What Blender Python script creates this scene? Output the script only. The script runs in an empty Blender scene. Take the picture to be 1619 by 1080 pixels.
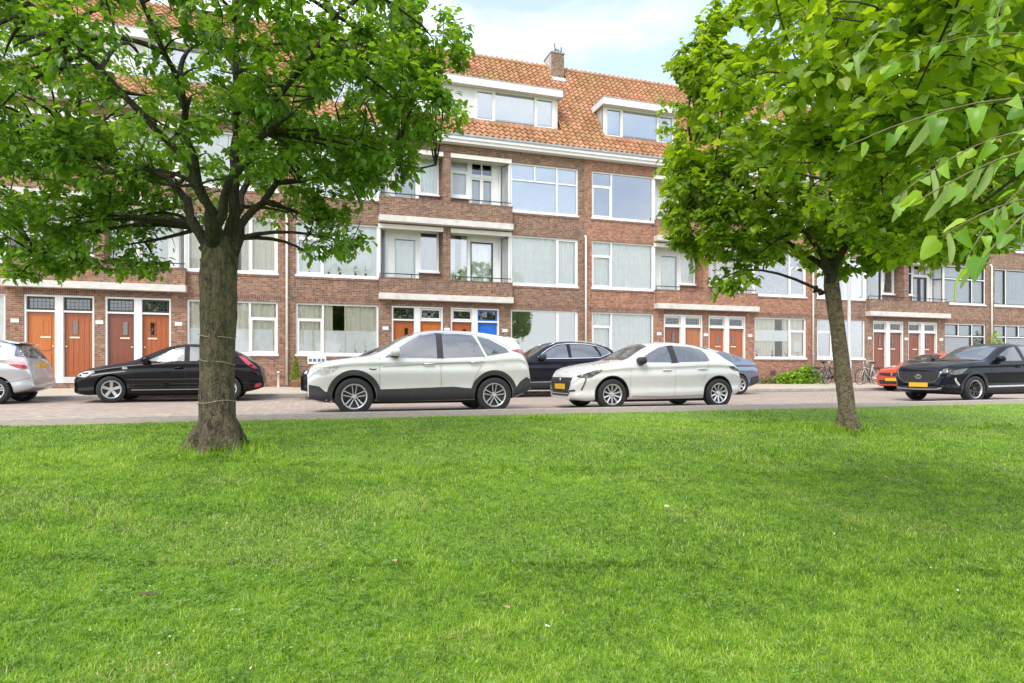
import bpy, bmesh, math, random
import numpy as np
from mathutils import Vector, Matrix, geometry
from mathutils.bvhtree import BVHTree

# ------------------------------------------------------------------ camera, sky, sun, exposure
scene = bpy.context.scene
R = math.radians
PHI = R(17.825)                       # the street runs along X; the camera looks this far round to its right
cam_d = bpy.data.cameras.new('camera'); cam = bpy.data.objects.new('camera', cam_d)
scene.collection.objects.link(cam); scene.camera = cam
cam.location = (0, 0, 0.80)
cam.rotation_euler = (R(90), 0, -PHI)
cam_d.sensor_width = 36; cam_d.lens = 36 * 1000 / 1619.0
cam_d.shift_y = (587 - 540) / 1619.0
cam_d.clip_start = 0.05; cam_d.clip_end = 6000

world = bpy.data.worlds.new('World'); scene.world = world; world.use_nodes = True
SUN_EL, SUN_AZ = R(50), R(222)        # azimuth clockwise from +Y: behind the camera, to its left

def build_world():
    nt = world.node_tree; nt.nodes.clear()
    out = nt.nodes.new('ShaderNodeOutputWorld'); bg = nt.nodes.new('ShaderNodeBackground')
    sky = nt.nodes.new('ShaderNodeTexSky'); sky.sky_type = 'NISHITA'; sky.sun_disc = False
    sky.sun_elevation = SUN_EL; sky.sun_rotation = SUN_AZ; sky.air_density = 1.0; sky.dust_density = 1.5; sky.ozone_density = 1.5
    tc = nt.nodes.new('ShaderNodeTexCoord'); mp = nt.nodes.new('ShaderNodeMapping')
    mp.inputs['Scale'].default_value = (1.0, 1.0, 2.6); mp.inputs['Location'].default_value = (0.35, 0.1, 0.22)
    nz = nt.nodes.new('ShaderNodeTexNoise'); nz.inputs['Scale'].default_value = 1.7; nz.inputs['Detail'].default_value = 7; nz.inputs['Roughness'].default_value = 0.52
    rp = nt.nodes.new('ShaderNodeValToRGB'); rp.color_ramp.elements[0].position = 0.36; rp.color_ramp.elements[1].position = 0.60
    rp.color_ramp.elements[0].color = (0.20, 0.20, 0.20, 1)
    mx = nt.nodes.new('ShaderNodeMix'); mx.data_type = 'RGBA'
    L = nt.links.new
    L(tc.outputs['Generated'], mp.inputs['Vector']); L(mp.outputs[0], nz.inputs['Vector']); L(nz.outputs['Fac'], rp.inputs[0])
    L(rp.outputs[0], mx.inputs[0]); L(sky.outputs[0], mx.inputs[6]); mx.inputs[7].default_value = (5.4, 5.55, 5.8, 1)
    L(mx.outputs[2], bg.inputs[0]); bg.inputs[1].default_value = 0.145
    L(bg.outputs[0], out.inputs[0])
build_world()

sun_d = bpy.data.lights.new('sun', 'SUN'); sun = bpy.data.objects.new('sun', sun_d); scene.collection.objects.link(sun)
sun_d.energy = 1.15; sun_d.angle = R(26); sun_d.color = (1.0, 0.95, 0.87)
sdir = Vector((math.sin(SUN_AZ) * math.cos(SUN_EL), math.cos(SUN_AZ) * math.cos(SUN_EL), math.sin(SUN_EL)))
sun.rotation_euler = sdir.to_track_quat('Z', 'Y').to_euler()
sun.location = (0, 0, 30)
vs = scene.view_settings
vs.view_transform = 'Standard'; vs.look = 'None'; vs.gamma = 1.0; vs.use_curve_mapping = False
vs.exposure = 1.34
scene.cycles.max_bounces = 8; scene.cycles.transparent_max_bounces = 16
scene.cycles.use_denoising = True

# ------------------------------------------------------------------ helpers
rng = np.random.default_rng(7)
rnd = random.Random(11)
COL = scene.collection

def link(o, parent=None):
    COL.objects.link(o)
    if parent is not None: o.parent = parent
    return o

def tag(o, label=None, cat=None, group=None, kind=None):
    if label: o['label'] = label
    if cat: o['category'] = cat
    if group: o['group'] = group
    if kind: o['kind'] = kind
    return o

def empty(name, loc=(0, 0, 0), rz=0.0, parent=None):
    o = bpy.data.objects.new(name, None); o.location = loc; o.rotation_euler = (0, 0, rz)
    o.empty_display_size = 0.2
    return link(o, parent)

class MB:
    """collects polygons; build() links them as one mesh object"""
    def __init__(s): s.v = []; s.f = []; s.m = []
    def add(s, vs_, fs, mi=0):
        b = len(s.v); s.v.extend(tuple(p) for p in vs_)
        for f in fs: s.f.append(tuple(b + i for i in f)); s.m.append(mi)
        return s
    def box(s, x0, x1, y0, y1, z0, z1, mi=0):
        return s.add([(x0,y0,z0),(x1,y0,z0),(x1,y1,z0),(x0,y1,z0),(x0,y0,z1),(x1,y0,z1),(x1,y1,z1),(x0,y1,z1)],
              [(0,3,2,1),(4,5,6,7),(0,1,5,4),(1,2,6,5),(2,3,7,6),(3,0,4,7)], mi)
    def prism(s, poly, a0, a1, axis='x', mi=0):
        """poly of (p,q) extruded along an axis; x: (y,z), y: (x,z), z: (x,y)"""
        n = len(poly)
        def mk(a, p):
            return (a, p[0], p[1]) if axis == 'x' else ((p[0], a, p[1]) if axis == 'y' else (p[0], p[1], a))
        vs_ = [mk(a0, p) for p in poly] + [mk(a1, p) for p in poly]
        fs = [tuple(range(n))[::-1], tuple(range(n, 2 * n))] + [(i, (i+1) % n, n + (i+1) % n, n + i) for i in range(n)]
        return s.add(vs_, fs, mi)
    def quad(s, a, b, c, d, mi=0): return s.add([a, b, c, d], [(0, 1, 2, 3)], mi)
    def tube(s, pts, rad, n=8, cap=True, mi=0):
        pts = [Vector(p) for p in pts]; k = len(pts)
        if not hasattr(rad, '__len__'): rad = [rad] * k
        vs_ = []; up = None
        for i, p in enumerate(pts):
            t = (pts[min(i + 1, k - 1)] - pts[max(i - 1, 0)])
            t = t.normalized() if t.length > 1e-9 else Vector((0, 0, 1))
            if up is None: up = Vector((0, 0, 1)) if abs(t.z) < 0.9 else Vector((1, 0, 0))
            a = t.cross(up)
            a = a.normalized() if a.length > 1e-6 else t.orthogonal().normalized()
            b = a.cross(t).normalized(); up = b
            for j in range(n):
                th = 2 * math.pi * j / n
                vs_.append(p + (a * math.cos(th) + b * math.sin(th)) * rad[i])
        fs = []
        for i in range(k - 1):
            for j in range(n):
                j2 = (j + 1) % n
                fs.append((i * n + j, i * n + j2, (i + 1) * n + j2, (i + 1) * n + j))
        if cap: fs += [tuple(range(n)), tuple(range((k - 1) * n, k * n))[::-1]]
        return s.add(vs_, fs, mi)
    def lathe(s, prof, n=24, axis='y', c=(0, 0, 0), mi=0, closed=False):
        """prof of (r, h) round an axis through c"""
        vs_ = []; k = len(prof)
        for r, h in prof:
            for j in range(n):
                th = 2 * math.pi * j / n; ca, sa = math.cos(th) * r, math.sin(th) * r
                p = (ca, h, sa) if axis == 'y' else (ca, sa, h)
                vs_.append((p[0] + c[0], p[1] + c[1], p[2] + c[2]))
        fs = []
        for i in range(k if closed else k - 1):
            i2 = (i + 1) % k
            for j in range(n):
                j2 = (j + 1) % n
                fs.append((i * n + j, i * n + j2, i2 * n + j2, i2 * n + j))
        return s.add(vs_, fs, mi)
    def mesh(s, name, mats, smooth=False, fix=True):
        me = bpy.data.meshes.new(name); me.from_pydata(s.v, [], s.f)
        for m in (mats if isinstance(mats, (list, tuple)) else [mats]): me.materials.append(m)
        if any(s.m): me.polygons.foreach_set('material_index', s.m)
        if fix:
            bm = bmesh.new(); bm.from_mesh(me); bmesh.ops.recalc_face_normals(bm, faces=bm.faces); bm.to_mesh(me); bm.free()
        if smooth: me.polygons.foreach_set('use_smooth', [True] * len(me.polygons))
        me.update(); return me
    def build(s, name, mats, parent=None, smooth=False, loc=None, rot=None, fix=True):
        o = bpy.data.objects.new(name, s.mesh(name, mats, smooth, fix))
        if loc: o.location = loc
        if rot: o.rotation_euler = rot
        return link(o, parent)

def smooth_by_angle(me, deg=35):
    """smooth shading that keeps hard edges hard"""
    bm = bmesh.new(); bm.from_mesh(me)
    for f in bm.faces: f.smooth = True
    for e in bm.edges:
        if len(e.link_faces) == 2: e.smooth = e.calc_face_angle(0) < R(deg)
    bm.to_mesh(me); bm.free(); me.update()

def inst(me, name, parent=None, loc=(0, 0, 0), rot=(0, 0, 0), sc=None):
    o = bpy.data.objects.new(name, me); o.location = loc; o.rotation_euler = rot
    if sc: o.scale = sc if hasattr(sc, '__len__') else (sc, sc, sc)
    return link(o, parent)

def np_mesh(name, verts, tris, mat, tint=None, smooth=False, parent=None):
    """big triangle soups straight from numpy arrays; tint is a per-vertex float"""
    me = bpy.data.meshes.new(name)
    nv, nf = len(verts), len(tris)
    me.vertices.add(nv); me.vertices.foreach_set('co', np.asarray(verts, np.float32).ravel())
    me.loops.add(nf * 3); me.loops.foreach_set('vertex_index', np.asarray(tris, np.int32).ravel())
    me.polygons.add(nf); me.polygons.foreach_set('loop_start', np.arange(0, nf * 3, 3, dtype=np.int32))
    me.update(calc_edges=True)
    if smooth: me.polygons.foreach_set('use_smooth', np.ones(nf, bool))
    if tint is not None:
        a = me.attributes.new('tint', 'FLOAT', 'POINT'); a.data.foreach_set('value', np.asarray(tint, np.float32))
    me.materials.append(mat); me.update()
    return link(bpy.data.objects.new(name, me), parent)

# ------------------------------------------------------------------ materials
MATS = {}
class NT:
    def __init__(s, name):
        s.m = bpy.data.materials.new(name); s.m.use_nodes = True; s.t = s.m.node_tree
        s.p = s.t.nodes['Principled BSDF']; s.out = s.t.nodes['Material Output']
    def n(s, typ, **kw):
        x = s.t.nodes.new(typ)
        for k, v in kw.items():
            if k in x.inputs: x.inputs[k].default_value = v
            else: setattr(x, k, v)
        return x
    def l(s, a, b): s.t.links.new(a, b)
    def obj(s): return s.n('ShaderNodeTexCoord').outputs['Object']
    def noise(s, scale, detail=4, rough=0.55, vec=None, dist=0.0):
        x = s.n('ShaderNodeTexNoise', Scale=scale, Detail=detail, Roughness=rough, Distortion=dist)
        s.l(vec or s.obj(), x.inputs['Vector']); return x.outputs['Fac']
    def ramp(s, fac, *stops):
        x = s.n('ShaderNodeValToRGB'); e = x.color_ramp.elements
        while len(e) < len(stops): e.new(0.5)
        for i, (p, c) in enumerate(stops):
            e[i].position = p; e[i].color = (*c, 1) if len(c) == 3 else c
        s.l(fac, x.inputs[0]); return x.outputs[0]
    def mix(s, fac, a, b, blend='MIX'):
        x = s.n('ShaderNodeMix', data_type='RGBA', blend_type=blend)
        for i, q in ((0, fac), (6, a), (7, b)):
            if isinstance(q, (int, float)): x.inputs[i].default_value = q
            elif isinstance(q, tuple): x.inputs[i].default_value = (*q, 1) if len(q) == 3 else q
            else: s.l(q, x.inputs[i])
        return x.outputs[2]
    def math(s, op, a, b=0.0, clamp=False):
        x = s.n('ShaderNodeMath', operation=op); x.use_clamp = clamp
        for i, q in ((0, a), (1, b)):
            if isinstance(q, (int, float)): x.inputs[i].default_value = q
            else: s.l(q, x.inputs[i])
        return x.outputs[0]
    def bump(s, h, strength=0.3, dist=0.01):
        x = s.n('ShaderNodeBump', Strength=strength, Distance=dist); s.l(h, x.inputs['Height']); s.l(x.outputs[0], s.p.inputs['Normal'])
    def base(s, c):
        if isinstance(c, tuple): s.p.inputs['Base Color'].default_value = (*c, 1)
        else: s.l(c, s.p.inputs['Base Color'])
    def set(s, **kw):
        for k, v in kw.items(): s.p.inputs[k.replace('_', ' ')].default_value = v
        return s

def plain(name, c, rough=0.5, metal=0.0, var=0.12, scale=6.0, bump=0.0, spec=0.5, coat=0.0):
    """a coloured surface with a little uneven dirt and fade"""
    q = NT(name); d = tuple(x * (1 - var) for x in c); l_ = tuple(min(1, x * (1 + var * .6)) for x in c)
    f = q.noise(scale, 5, 0.6)
    q.base(q.ramp(f, (0.3, d), (0.7, l_)))
    q.set(Roughness=rough, Metallic=metal); q.p.inputs['Specular IOR Level'].default_value = spec
    if coat: q.set(Coat_Weight=coat, Coat_Roughness=0.03)
    if bump: q.bump(q.noise(scale * 6, 3), bump, 0.005)
    MATS[name] = q.m; return q.m

def facade_vec(q):
    """object coordinates laid along the wall: (x + y, z)"""
    sx = q.n('ShaderNodeSeparateXYZ'); q.l(q.obj(), sx.inputs[0])
    cb = q.n('ShaderNodeCombineXYZ'); q.l(q.math('ADD', sx.outputs[0], sx.outputs[1]), cb.inputs[0]); q.l(sx.outputs[2], cb.inputs[1])
    return cb.outputs[0]

def brick_mat(name, c1, c2, c3, mortar=(0.33, 0.29, 0.25), soldier=False):
    q = NT(name); v = facade_vec(q)
    b = q.n('ShaderNodeTexBrick', Scale=1.0)
    b.inputs['Brick Width'].default_value = 0.062 if soldier else 0.215
    b.inputs['Row Height'].default_value = 0.22 if soldier else 0.0625
    b.inputs['Mortar Size'].default_value = 0.006; b.inputs['Mortar Smooth'].default_value = 0.1; b.inputs['Bias'].default_value = -0.1
    b.offset = 0.0 if soldier else 0.5
    b.inputs['Color1'].default_value = (*c1, 1); b.inputs['Color2'].default_value = (*c2, 1); b.inputs['Mortar'].default_value = (*mortar, 1)
    q.l(v, b.inputs['Vector'])
    # single burnt or pale bricks, then broad weathering
    wn = q.n('ShaderNodeTexWhiteNoise', noise_dimensions='2D')
    sn = q.n('ShaderNodeVectorMath', operation='SNAP'); q.l(v, sn.inputs[0]); sn.inputs[1].default_value = (0.1075, 0.0625, 1)
    q.l(sn.outputs[0], wn.inputs['Vector'])
    odd = q.ramp(wn.outputs['Value'], (0.0, (0.46, 0.43, 0.46)), (0.32, (0.88, 0.86, 0.86)), (0.7, (1.1, 1.06, 1.0)), (1.0, (1.75, 1.6, 1.42)))
    col = q.mix(0.72, b.outputs['Color'], odd, 'MULTIPLY')
    w = q.noise(0.55, 6, 0.6, v, 0.4)
    col = q.mix(q.math('MULTIPLY', w, 0.55), col, q.mix(1.0, b.outputs['Color'], c3, 'MULTIPLY'))
    st = q.noise(2.2, 5, 0.7, v)
    col = q.mix(q.ramp(st, (0.55, (0, 0, 0)), (0.8, (0.45, 0.45, 0.45))), col, (0.30, 0.25, 0.20))
    q.base(col); q.set(Roughness=0.88)
    q.bump(q.math('SUBTRACT', q.noise(60, 3), q.math('MULTIPLY', b.outputs['Fac'], 1.2)), 0.5, 0.006)
    MATS[name] = q.m; return q.m

def glass_mat(name, tint=(0.99, 1.0, 0.995), refl=0.02):
    q = NT(name); t = q.t
    tr = q.n('ShaderNodeBsdfTransparent', Color=(*tint, 1)); gl = q.n('ShaderNodeBsdfGlossy', Roughness=0.015)
    gl.inputs['Color'].default_value = (0.95, 0.97, 1, 1)
    nz = q.n('ShaderNodeBump', Strength=0.06, Distance=0.02); q.l(q.noise(1.3, 2), nz.inputs['Height']); q.l(nz.outputs[0], gl.inputs['Normal'])
    lw = q.n('ShaderNodeLayerWeight', Blend=0.25)
    f = q.math('ADD', q.math('MULTIPLY', lw.outputs['Fresnel'], 0.9), refl, True)
    mx = q.n('ShaderNodeMixShader'); q.l(f, mx.inputs[0]); q.l(tr.outputs[0], mx.inputs[1]); q.l(gl.outputs[0], mx.inputs[2])
    q.l(mx.outputs[0], q.out.inputs[0]); MATS[name] = q.m; return q.m

def wood_mat(name, c1, c2, rough=0.32):
    q = NT(name); v = q.n('ShaderNodeMapping'); v.inputs['Scale'].default_value = (14, 14, 1.2); q.l(q.obj(), v.inputs['Vector'])
    f = q.noise(1.6, 6, 0.6, v.outputs[0], 1.2); g = q.noise(1.3, 3)
    q.base(q.mix(q.math('MULTIPLY', g, 0.5), q.ramp(f, (0.3, c1), (0.7, c2)), tuple(x * .6 for x in c1)))
    q.set(Roughness=rough, Coat_Weight=0.25, Coat_Roughness=0.15); q.bump(f, 0.08, 0.003); MATS[name] = q.m; return q.m

def leaf_mat(name, dark, mid, light, trans=(0.35, 0.5, 0.05), rough=0.42, tmix=0.35):
    q = NT(name)
    at = q.n('ShaderNodeAttribute', attribute_name='tint')
    oi = q.n('ShaderNodeObjectInfo')
    f = q.math('ADD', at.outputs['Fac'], 0.0)
    col = q.ramp(f, (0.0, dark), (0.5, mid), (1.0, light))
    q.base(col); q.set(Roughness=rough)
    tl = q.n('ShaderNodeBsdfTranslucent'); q.l(q.mix(1.0, col, tuple(min(4, x * 4.2) for x in trans), 'MULTIPLY'), tl.inputs['Color'])
    mx = q.n('ShaderNodeMixShader'); mx.inputs[0].default_value = tmix
    q.l(q.p.outputs[0], mx.inputs[1]); q.l(tl.outputs[0], mx.inputs[2]); q.l(mx.outputs[0], q.out.inputs[0])
    MATS[name] = q.m; return q.m

def paint_mat(name, c, metal=0.0, rough=0.25, dirt=0.06):
    q = NT(name); f = q.noise(1.6, 6, 0.65)
    q.base(q.mix(q.ramp(f, (0.5, (0, 0, 0)), (0.9, (dirt * 4, dirt * 4, dirt * 4))), c, (0.28, 0.25, 0.2)))
    q.set(Metallic=metal, Roughness=rough, Coat_Weight=0.9 if sum(c) > .3 else .55, Coat_Roughness=0.03); q.p.inputs['Specular IOR Level'].default_value = .5 if sum(c) > .3 else .05; MATS[name] = q.m; return q.m

brick_mat('brick_brown', (0.165, 0.088, 0.056), (0.285, 0.152, 0.092), (0.70, 0.64, 0.58))
brick_mat('brick_orange', (0.27, 0.112, 0.064), (0.39, 0.178, 0.098), (0.8, 0.72, 0.7))
brick_mat('brick_mixed', (0.205, 0.102, 0.063), (0.325, 0.172, 0.103), (0.74, 0.68, 0.60))
brick_mat('brick_dark', (0.19, 0.106, 0.070), (0.31, 0.18, 0.118), (0.70, 0.65, 0.60))
brick_mat('soldier', (0.15, 0.07, 0.05), (0.26, 0.12, 0.075), (0.62, 0.6, 0.62), soldier=True)
plain('white_paint', (0.74, 0.73, 0.71), 0.45, var=0.07, scale=3)
plain('cream_paint', (0.72, 0.70, 0.62), 0.5, var=0.1, scale=3)
plain('concrete_white', (0.60, 0.57, 0.53), 0.7, var=0.18, scale=4, bump=0.15)
plain('dark_sash', (0.022, 0.026, 0.022), 0.35, var=0.2)
plain('iron', (0.045, 0.048, 0.055), 0.5, metal=0.4, var=0.2)
plain('zinc', (0.34, 0.36, 0.38), 0.5, metal=0.5, var=0.2)
plain('lead', (0.05, 0.05, 0.05), 0.5, var=0.2)
plain('stone_sill', (0.30, 0.28, 0.25), 0.75, var=0.25, scale=8)
plain('room_dark', (0.30, 0.27, 0.24), 0.9)
plain('chimney_plaster', (0.5, 0.46, 0.42), 0.85, var=0.3, scale=5)
plain('blue_paint', (0.012, 0.13, 0.55), 0.3, var=0.08)
plain('brass', (0.75, 0.66, 0.50), 0.35, metal=0.5)
plain('panel_white', (0.68, 0.68, 0.68), 0.55, var=0.05, scale=1.5)
wood_mat('wood_orange', (0.42, 0.105, 0.012), (0.60, 0.18, 0.025))
wood_mat('wood_red', (0.31, 0.070, 0.015), (0.46, 0.125, 0.030))
wood_mat('wood_brown', (0.17, 0.045, 0.022), (0.27, 0.075, 0.035))
wood_mat('wood_pale', (0.36, 0.12, 0.045), (0.46, 0.17, 0.07))
glass_mat('glass'); glass_mat('glass_strong', refl=0.19); glass_mat('glass_leaded', (0.35, 0.38, 0.34), 0.12)
def curtain_mat(name, c, tr=0.35):
    q = NT(name); f = q.noise(5, 3); q.base(q.ramp(f, (0.3, tuple(x * .9 for x in c)), (0.7, c))); q.set(Roughness=0.9)
    tl = q.n('ShaderNodeBsdfTranslucent', Color=(*c, 1)); mx = q.n('ShaderNodeMixShader'); mx.inputs[0].default_value = tr
    q.l(q.p.outputs[0], mx.inputs[1]); q.l(tl.outputs[0], mx.inputs[2]); q.l(mx.outputs[0], q.out.inputs[0]); MATS[name] = q.m
curtain_mat('net_curtain', (0.93, 0.93, 0.91), .12); curtain_mat('beige_curtain', (0.80, 0.74, 0.61), .12); curtain_mat('sheet_grey', (0.62, 0.62, 0.64), 0.05)  # the grey also serves as sky reflection in upper panes
curtain_mat('green_reflection', (0.16, 0.20, 0.10), 0.1)  # green of mirrored trees, put into a cloth colour
M = MATS
# ------------------------------------------------------------------ the street
FAC = 23.8                                       # facade line
def road_z(y): return 0.06 * min(max((y - 11.0) / 8.2, 0), 1)
def walk_z(y): return 0.155 + 0.095 * min(max((y - 19.4) / 4.4, 0), 1)
def lawn_z(x, y):
    """the verge falls gently from the street towards the camera, with soft bumps"""
    x = np.asarray(x, float); y = np.asarray(y, float)
    yy = np.clip(y, 0.5, 9.4)
    z = 0.12 - 0.0568 * (9.4 - yy)
    k = np.clip((9.3 - y) / 1.2, 0, 1)
    z = z + k * (0.018 * np.sin(x * 1.3 + 0.7 * y) * np.cos(y * 1.1 - 0.4 * x) + 0.010 * np.sin(x * 3.1 - 1.7 * y + 1.0))
    for tx, ty, s in ((-0.88, 6.99, 0.05), (7.08, 6.84, 0.035)):
        z = z + s * np.exp(-((x - tx) ** 2 + (y - ty) ** 2) / 0.5)
    return z

def paving_mat(name, c1, c2, mortar, bw, rh, rot, var):
    q = NT(name); mp = q.n('ShaderNodeMapping'); mp.inputs['Rotation'].default_value = (0, 0, rot); q.l(q.obj(), mp.inputs['Vector'])
    b = q.n('ShaderNodeTexBrick', Scale=1.0); b.inputs['Brick Width'].default_value = bw; b.inputs['Row Height'].default_value = rh
    b.inputs['Mortar Size'].default_value = 0.008; b.inputs['Color1'].default_value = (*c1, 1); b.inputs['Color2'].default_value = (*c2, 1); b.inputs['Mortar'].default_value = (*mortar, 1)
    q.l(mp.outputs[0], b.inputs['Vector'])
    w = q.noise(0.35, 6, 0.65); col = q.mix(q.ramp(w, (0.35, (0, 0, 0)), (0.75, (.6, .6, .6))), b.outputs['Color'], tuple(x * var for x in c1))
    g = q.noise(7, 4, 0.7); col = q.mix(q.ramp(g, (0.55, (0, 0, 0)), (0.8, (.5, .5, .5))), col, tuple(x * 0.62 for x in c1))
    q.base(col); q.set(Roughness=0.85); q.bump(q.math('SUBTRACT', q.noise(40, 3), b.outputs['Fac']), 0.5, 0.006); M[name] = q.m; return q.m
paving_mat('road_klinker', (0.34, 0.26, 0.21), (0.48, 0.39, 0.32), (0.19, 0.155, 0.13), 0.22, 0.11, R(45), 0.82)
paving_mat('walk_tiles', (0.48, 0.41, 0.31), (0.56, 0.48, 0.38), (0.27, 0.22, 0.18), 0.30, 0.30, 0, 0.8)
plain('kerb_concrete', (0.36, 0.34, 0.30), 0.85, var=0.3, scale=5, bump=0.3)
plain('verge_dirt', (0.30, 0.25, 0.19), 0.95, var=0.35, scale=9, bump=0.5)
plain('soil', (0.12, 0.085, 0.055), 0.95, var=0.3, scale=9, bump=0.5)

X0, X1 = -60.0, 110.0
tag(MB().quad((-1500,-1500,-1.3),(2500,-1500,-1.3),(2500,2500,-1.3),(-1500,2500,-1.3)).build('ground', M['soil']), kind='structure')
tag(MB().quad((X0,10.95,0.0),(X1,10.95,0.0),(X1,19.2,0.06),(X0,19.2,0.06)).build('road', M['road_klinker']), kind='structure')
tag(MB().quad((X0,19.4,0.155),(X1,19.4,0.155),(X1,23.85,0.25),(X0,23.85,0.25)).build('pavement', M['walk_tiles']), kind='structure')
tag(MB().quad((X0,9.2,0.105),(X1,9.2,0.105),(X1,10.75,0.10),(X0,10.75,0.10)).build('verge', M['verge_dirt']), kind='structure')
# gutter of laid bricks at each kerb, then the kerb stones themselves
plain('gutter_brick', (0.21, 0.17, 0.15), 0.85, var=0.3, scale=14, bump=0.3)
tag(MB().quad((X0,18.7,0.0605),(X1,18.7,0.0605),(X1,19.2,0.0645),(X0,19.2,0.0645)).build('gutter', M['gutter_brick']), kind='structure')
def kerb(y0, y1, z0, z1, xa, xb):
    base = tag(MB().box(X0, X1, y0 + 0.01, y1 - 0.01, z0 - 0.3, z1 - 0.012).build('kerb', M['kerb_concrete']), kind='structure')
    b = 0.012
    me = MB().prism([(y0, z0 - .25), (y0, z1 - b), (y0 + b, z1), (y1 - b, z1), (y1, z1 - b), (y1, z0 - .25)], 0.004, 0.996).mesh('kerb_stone', M['kerb_concrete'])
    x = xa
    while x < xb:
        o = inst(me, 'kerb_stone', base, (x, 0, rnd.uniform(-.003, .003)), (0, 0, 0)); x += 1.0
kerb(19.2, 19.4, 0.06, 0.155, -16, 40)
kerb(10.75, 10.95, 0.0, 0.118, -9, 26)

# ------------------------------------------------------------------ house parts
HW = 11.54
CACHE = {}
def cached(key, fn):
    if key not in CACHE: CACHE[key] = fn()
    return CACHE[key]

def pane_mesh(w, h):
    w, h = round(w, 3), round(h, 3)
    return cached(('pane', w, h), lambda: MB().box(0, w, 0, 0.012, 0, h).mesh('pane', M['glass']))

def add_pane(parent, x0, x1, z0, z1, y, mat='glass', name='pane'):
    key = ('pane', round(x1 - x0, 3), round(z1 - z0, 3), mat)
    me = cached(key, lambda: MB().box(0, x1 - x0, 0, 0.012, 0, z1 - z0).mesh('pane', M[mat]))
    return inst(me, name, parent, (x0, y, z0))

def drape(w, h, folds, amp, mat, seed):
    def mk():
        r = random.Random(seed); n = max(12, int(folds * 6)); mb = MB(); rows = 4; vs_ = []
        ph = [r.uniform(0, 6.28) for _ in range(3)]
        for j in range(rows + 1):
            for i in range(n + 1):
                u = i / n
                y = amp * math.sin(u * folds * 6.283 + ph[0] + 0.25 * j) + amp * .6 * math.sin(u * folds * 2.7 + ph[1])
                vs_.append((u * w, y, h * j / rows))
        fs = [(j*(n+1)+i, j*(n+1)+i+1, (j+1)*(n+1)+i+1, (j+1)*(n+1)+i) for j in range(rows) for i in range(n)]
        return mb.add(vs_, fs).mesh('curtain', M[mat], True, False)
    return cached(('drape', round(w, 2), round(h, 2), folds, amp, mat, seed), mk)

def blind_slats(w, h, mat):
    """vertical slat blind"""
    def mk():
        mb = MB(); n = int(w / 0.11)
        for i in range(n):
            x = (i + .5) * w / n
            mb.add([(x-.057, -.010, 0), (x+.057, .012, 0), (x+.057, .012, h), (x-.057, -.010, h)], [(0, 1, 2, 3)])
        return mb.mesh('blind', M[mat], False, False)
    return cached(('blind', round(w, 2), round(h, 2), mat), mk)

def window(parent, x0, x1, z0, z1, cells, y=0.06, frame='white_paint', sash=None, dress=None, glass='glass', sill=True, name='window', seed=0):
    """frame mesh (the window) > pane per light, curtain.  cells: rectangles in 0..1 x 0..1 of the frame's inside"""
    J = 0.065; w = x1 - x0; h = z1 - z0
    key = ('win', round(w, 3), round(h, 3), tuple(cells), frame, sill)
    def mk():
        mb = MB(); d = 0.09
        mb.box(0, J, 0, d, 0, h); mb.box(w - J, w, 0, d, 0, h); mb.box(J, w - J, 0.002, d, h - J, h); mb.box(J, w - J, 0.002, d, 0, J)
        xs = sorted({round(c[1], 4) for c in cells if c[1] < 0.999})
        for c in cells:
            a0, a1 = J + c[0] * (w - 2*J), J + c[1] * (w - 2*J); b0, b1 = J + c[2] * (h - 2*J), J + c[3] * (h - 2*J)
            if c[1] < 0.999: mb.box(a1 - .032, a1 + .032, 0.004, d - .004, b0, b1)
            if c[3] < 0.999: mb.box(a0 + .03 * (c[0] > 0), a1 - .03 * (c[1] < .999), 0.006, d - .006, b1 - .026, b1 + .026)
        if sill: mb.box(-.03, w + .03, -.07, .02, -.06, 0.004)
        return mb.mesh('window', M[frame])
    o = inst(cached(key, mk), name, parent, (x0, y, z0))
    for i, c in enumerate(cells):
        s = c[4] if len(c) > 4 else 0
        a0, a1 = J + c[0] * (w - 2*J) + (.03 if c[0] > 0 else 0), J + c[1] * (w - 2*J) - (.03 if c[1] < .999 else 0)
        b0, b1 = J + c[2] * (h - 2*J) + (.026 if c[2] > 0 else 0), J + c[3] * (h - 2*J) - (.026 if c[3] < .999 else 0)
        sm = sash if sash else (frame if s else None)
        if sm:
            t = 0.05 if s else 0.035; q = a1 - a0; r_ = b1 - b0
            me = cached(('sash', round(q, 3), round(r_, 3), sm, t), lambda: MB().box(0, t, 0, .05, 0, r_).box(q - t, q, 0, .05, 0, r_).box(t, q - t, .002, .048, r_ - t, r_).box(t, q - t, .002, .048, 0, t).mesh('sash', M[sm]))
            inst(me, 'sash', o, (a0, 0.012, b0)); a0 += t; a1 -= t; b0 += t; b1 -= t
        add_pane(o, a0, a1, b0, b1, 0.045, glass)
    if dress: dress_window(o, w, h, dress, seed)
    return o

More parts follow.
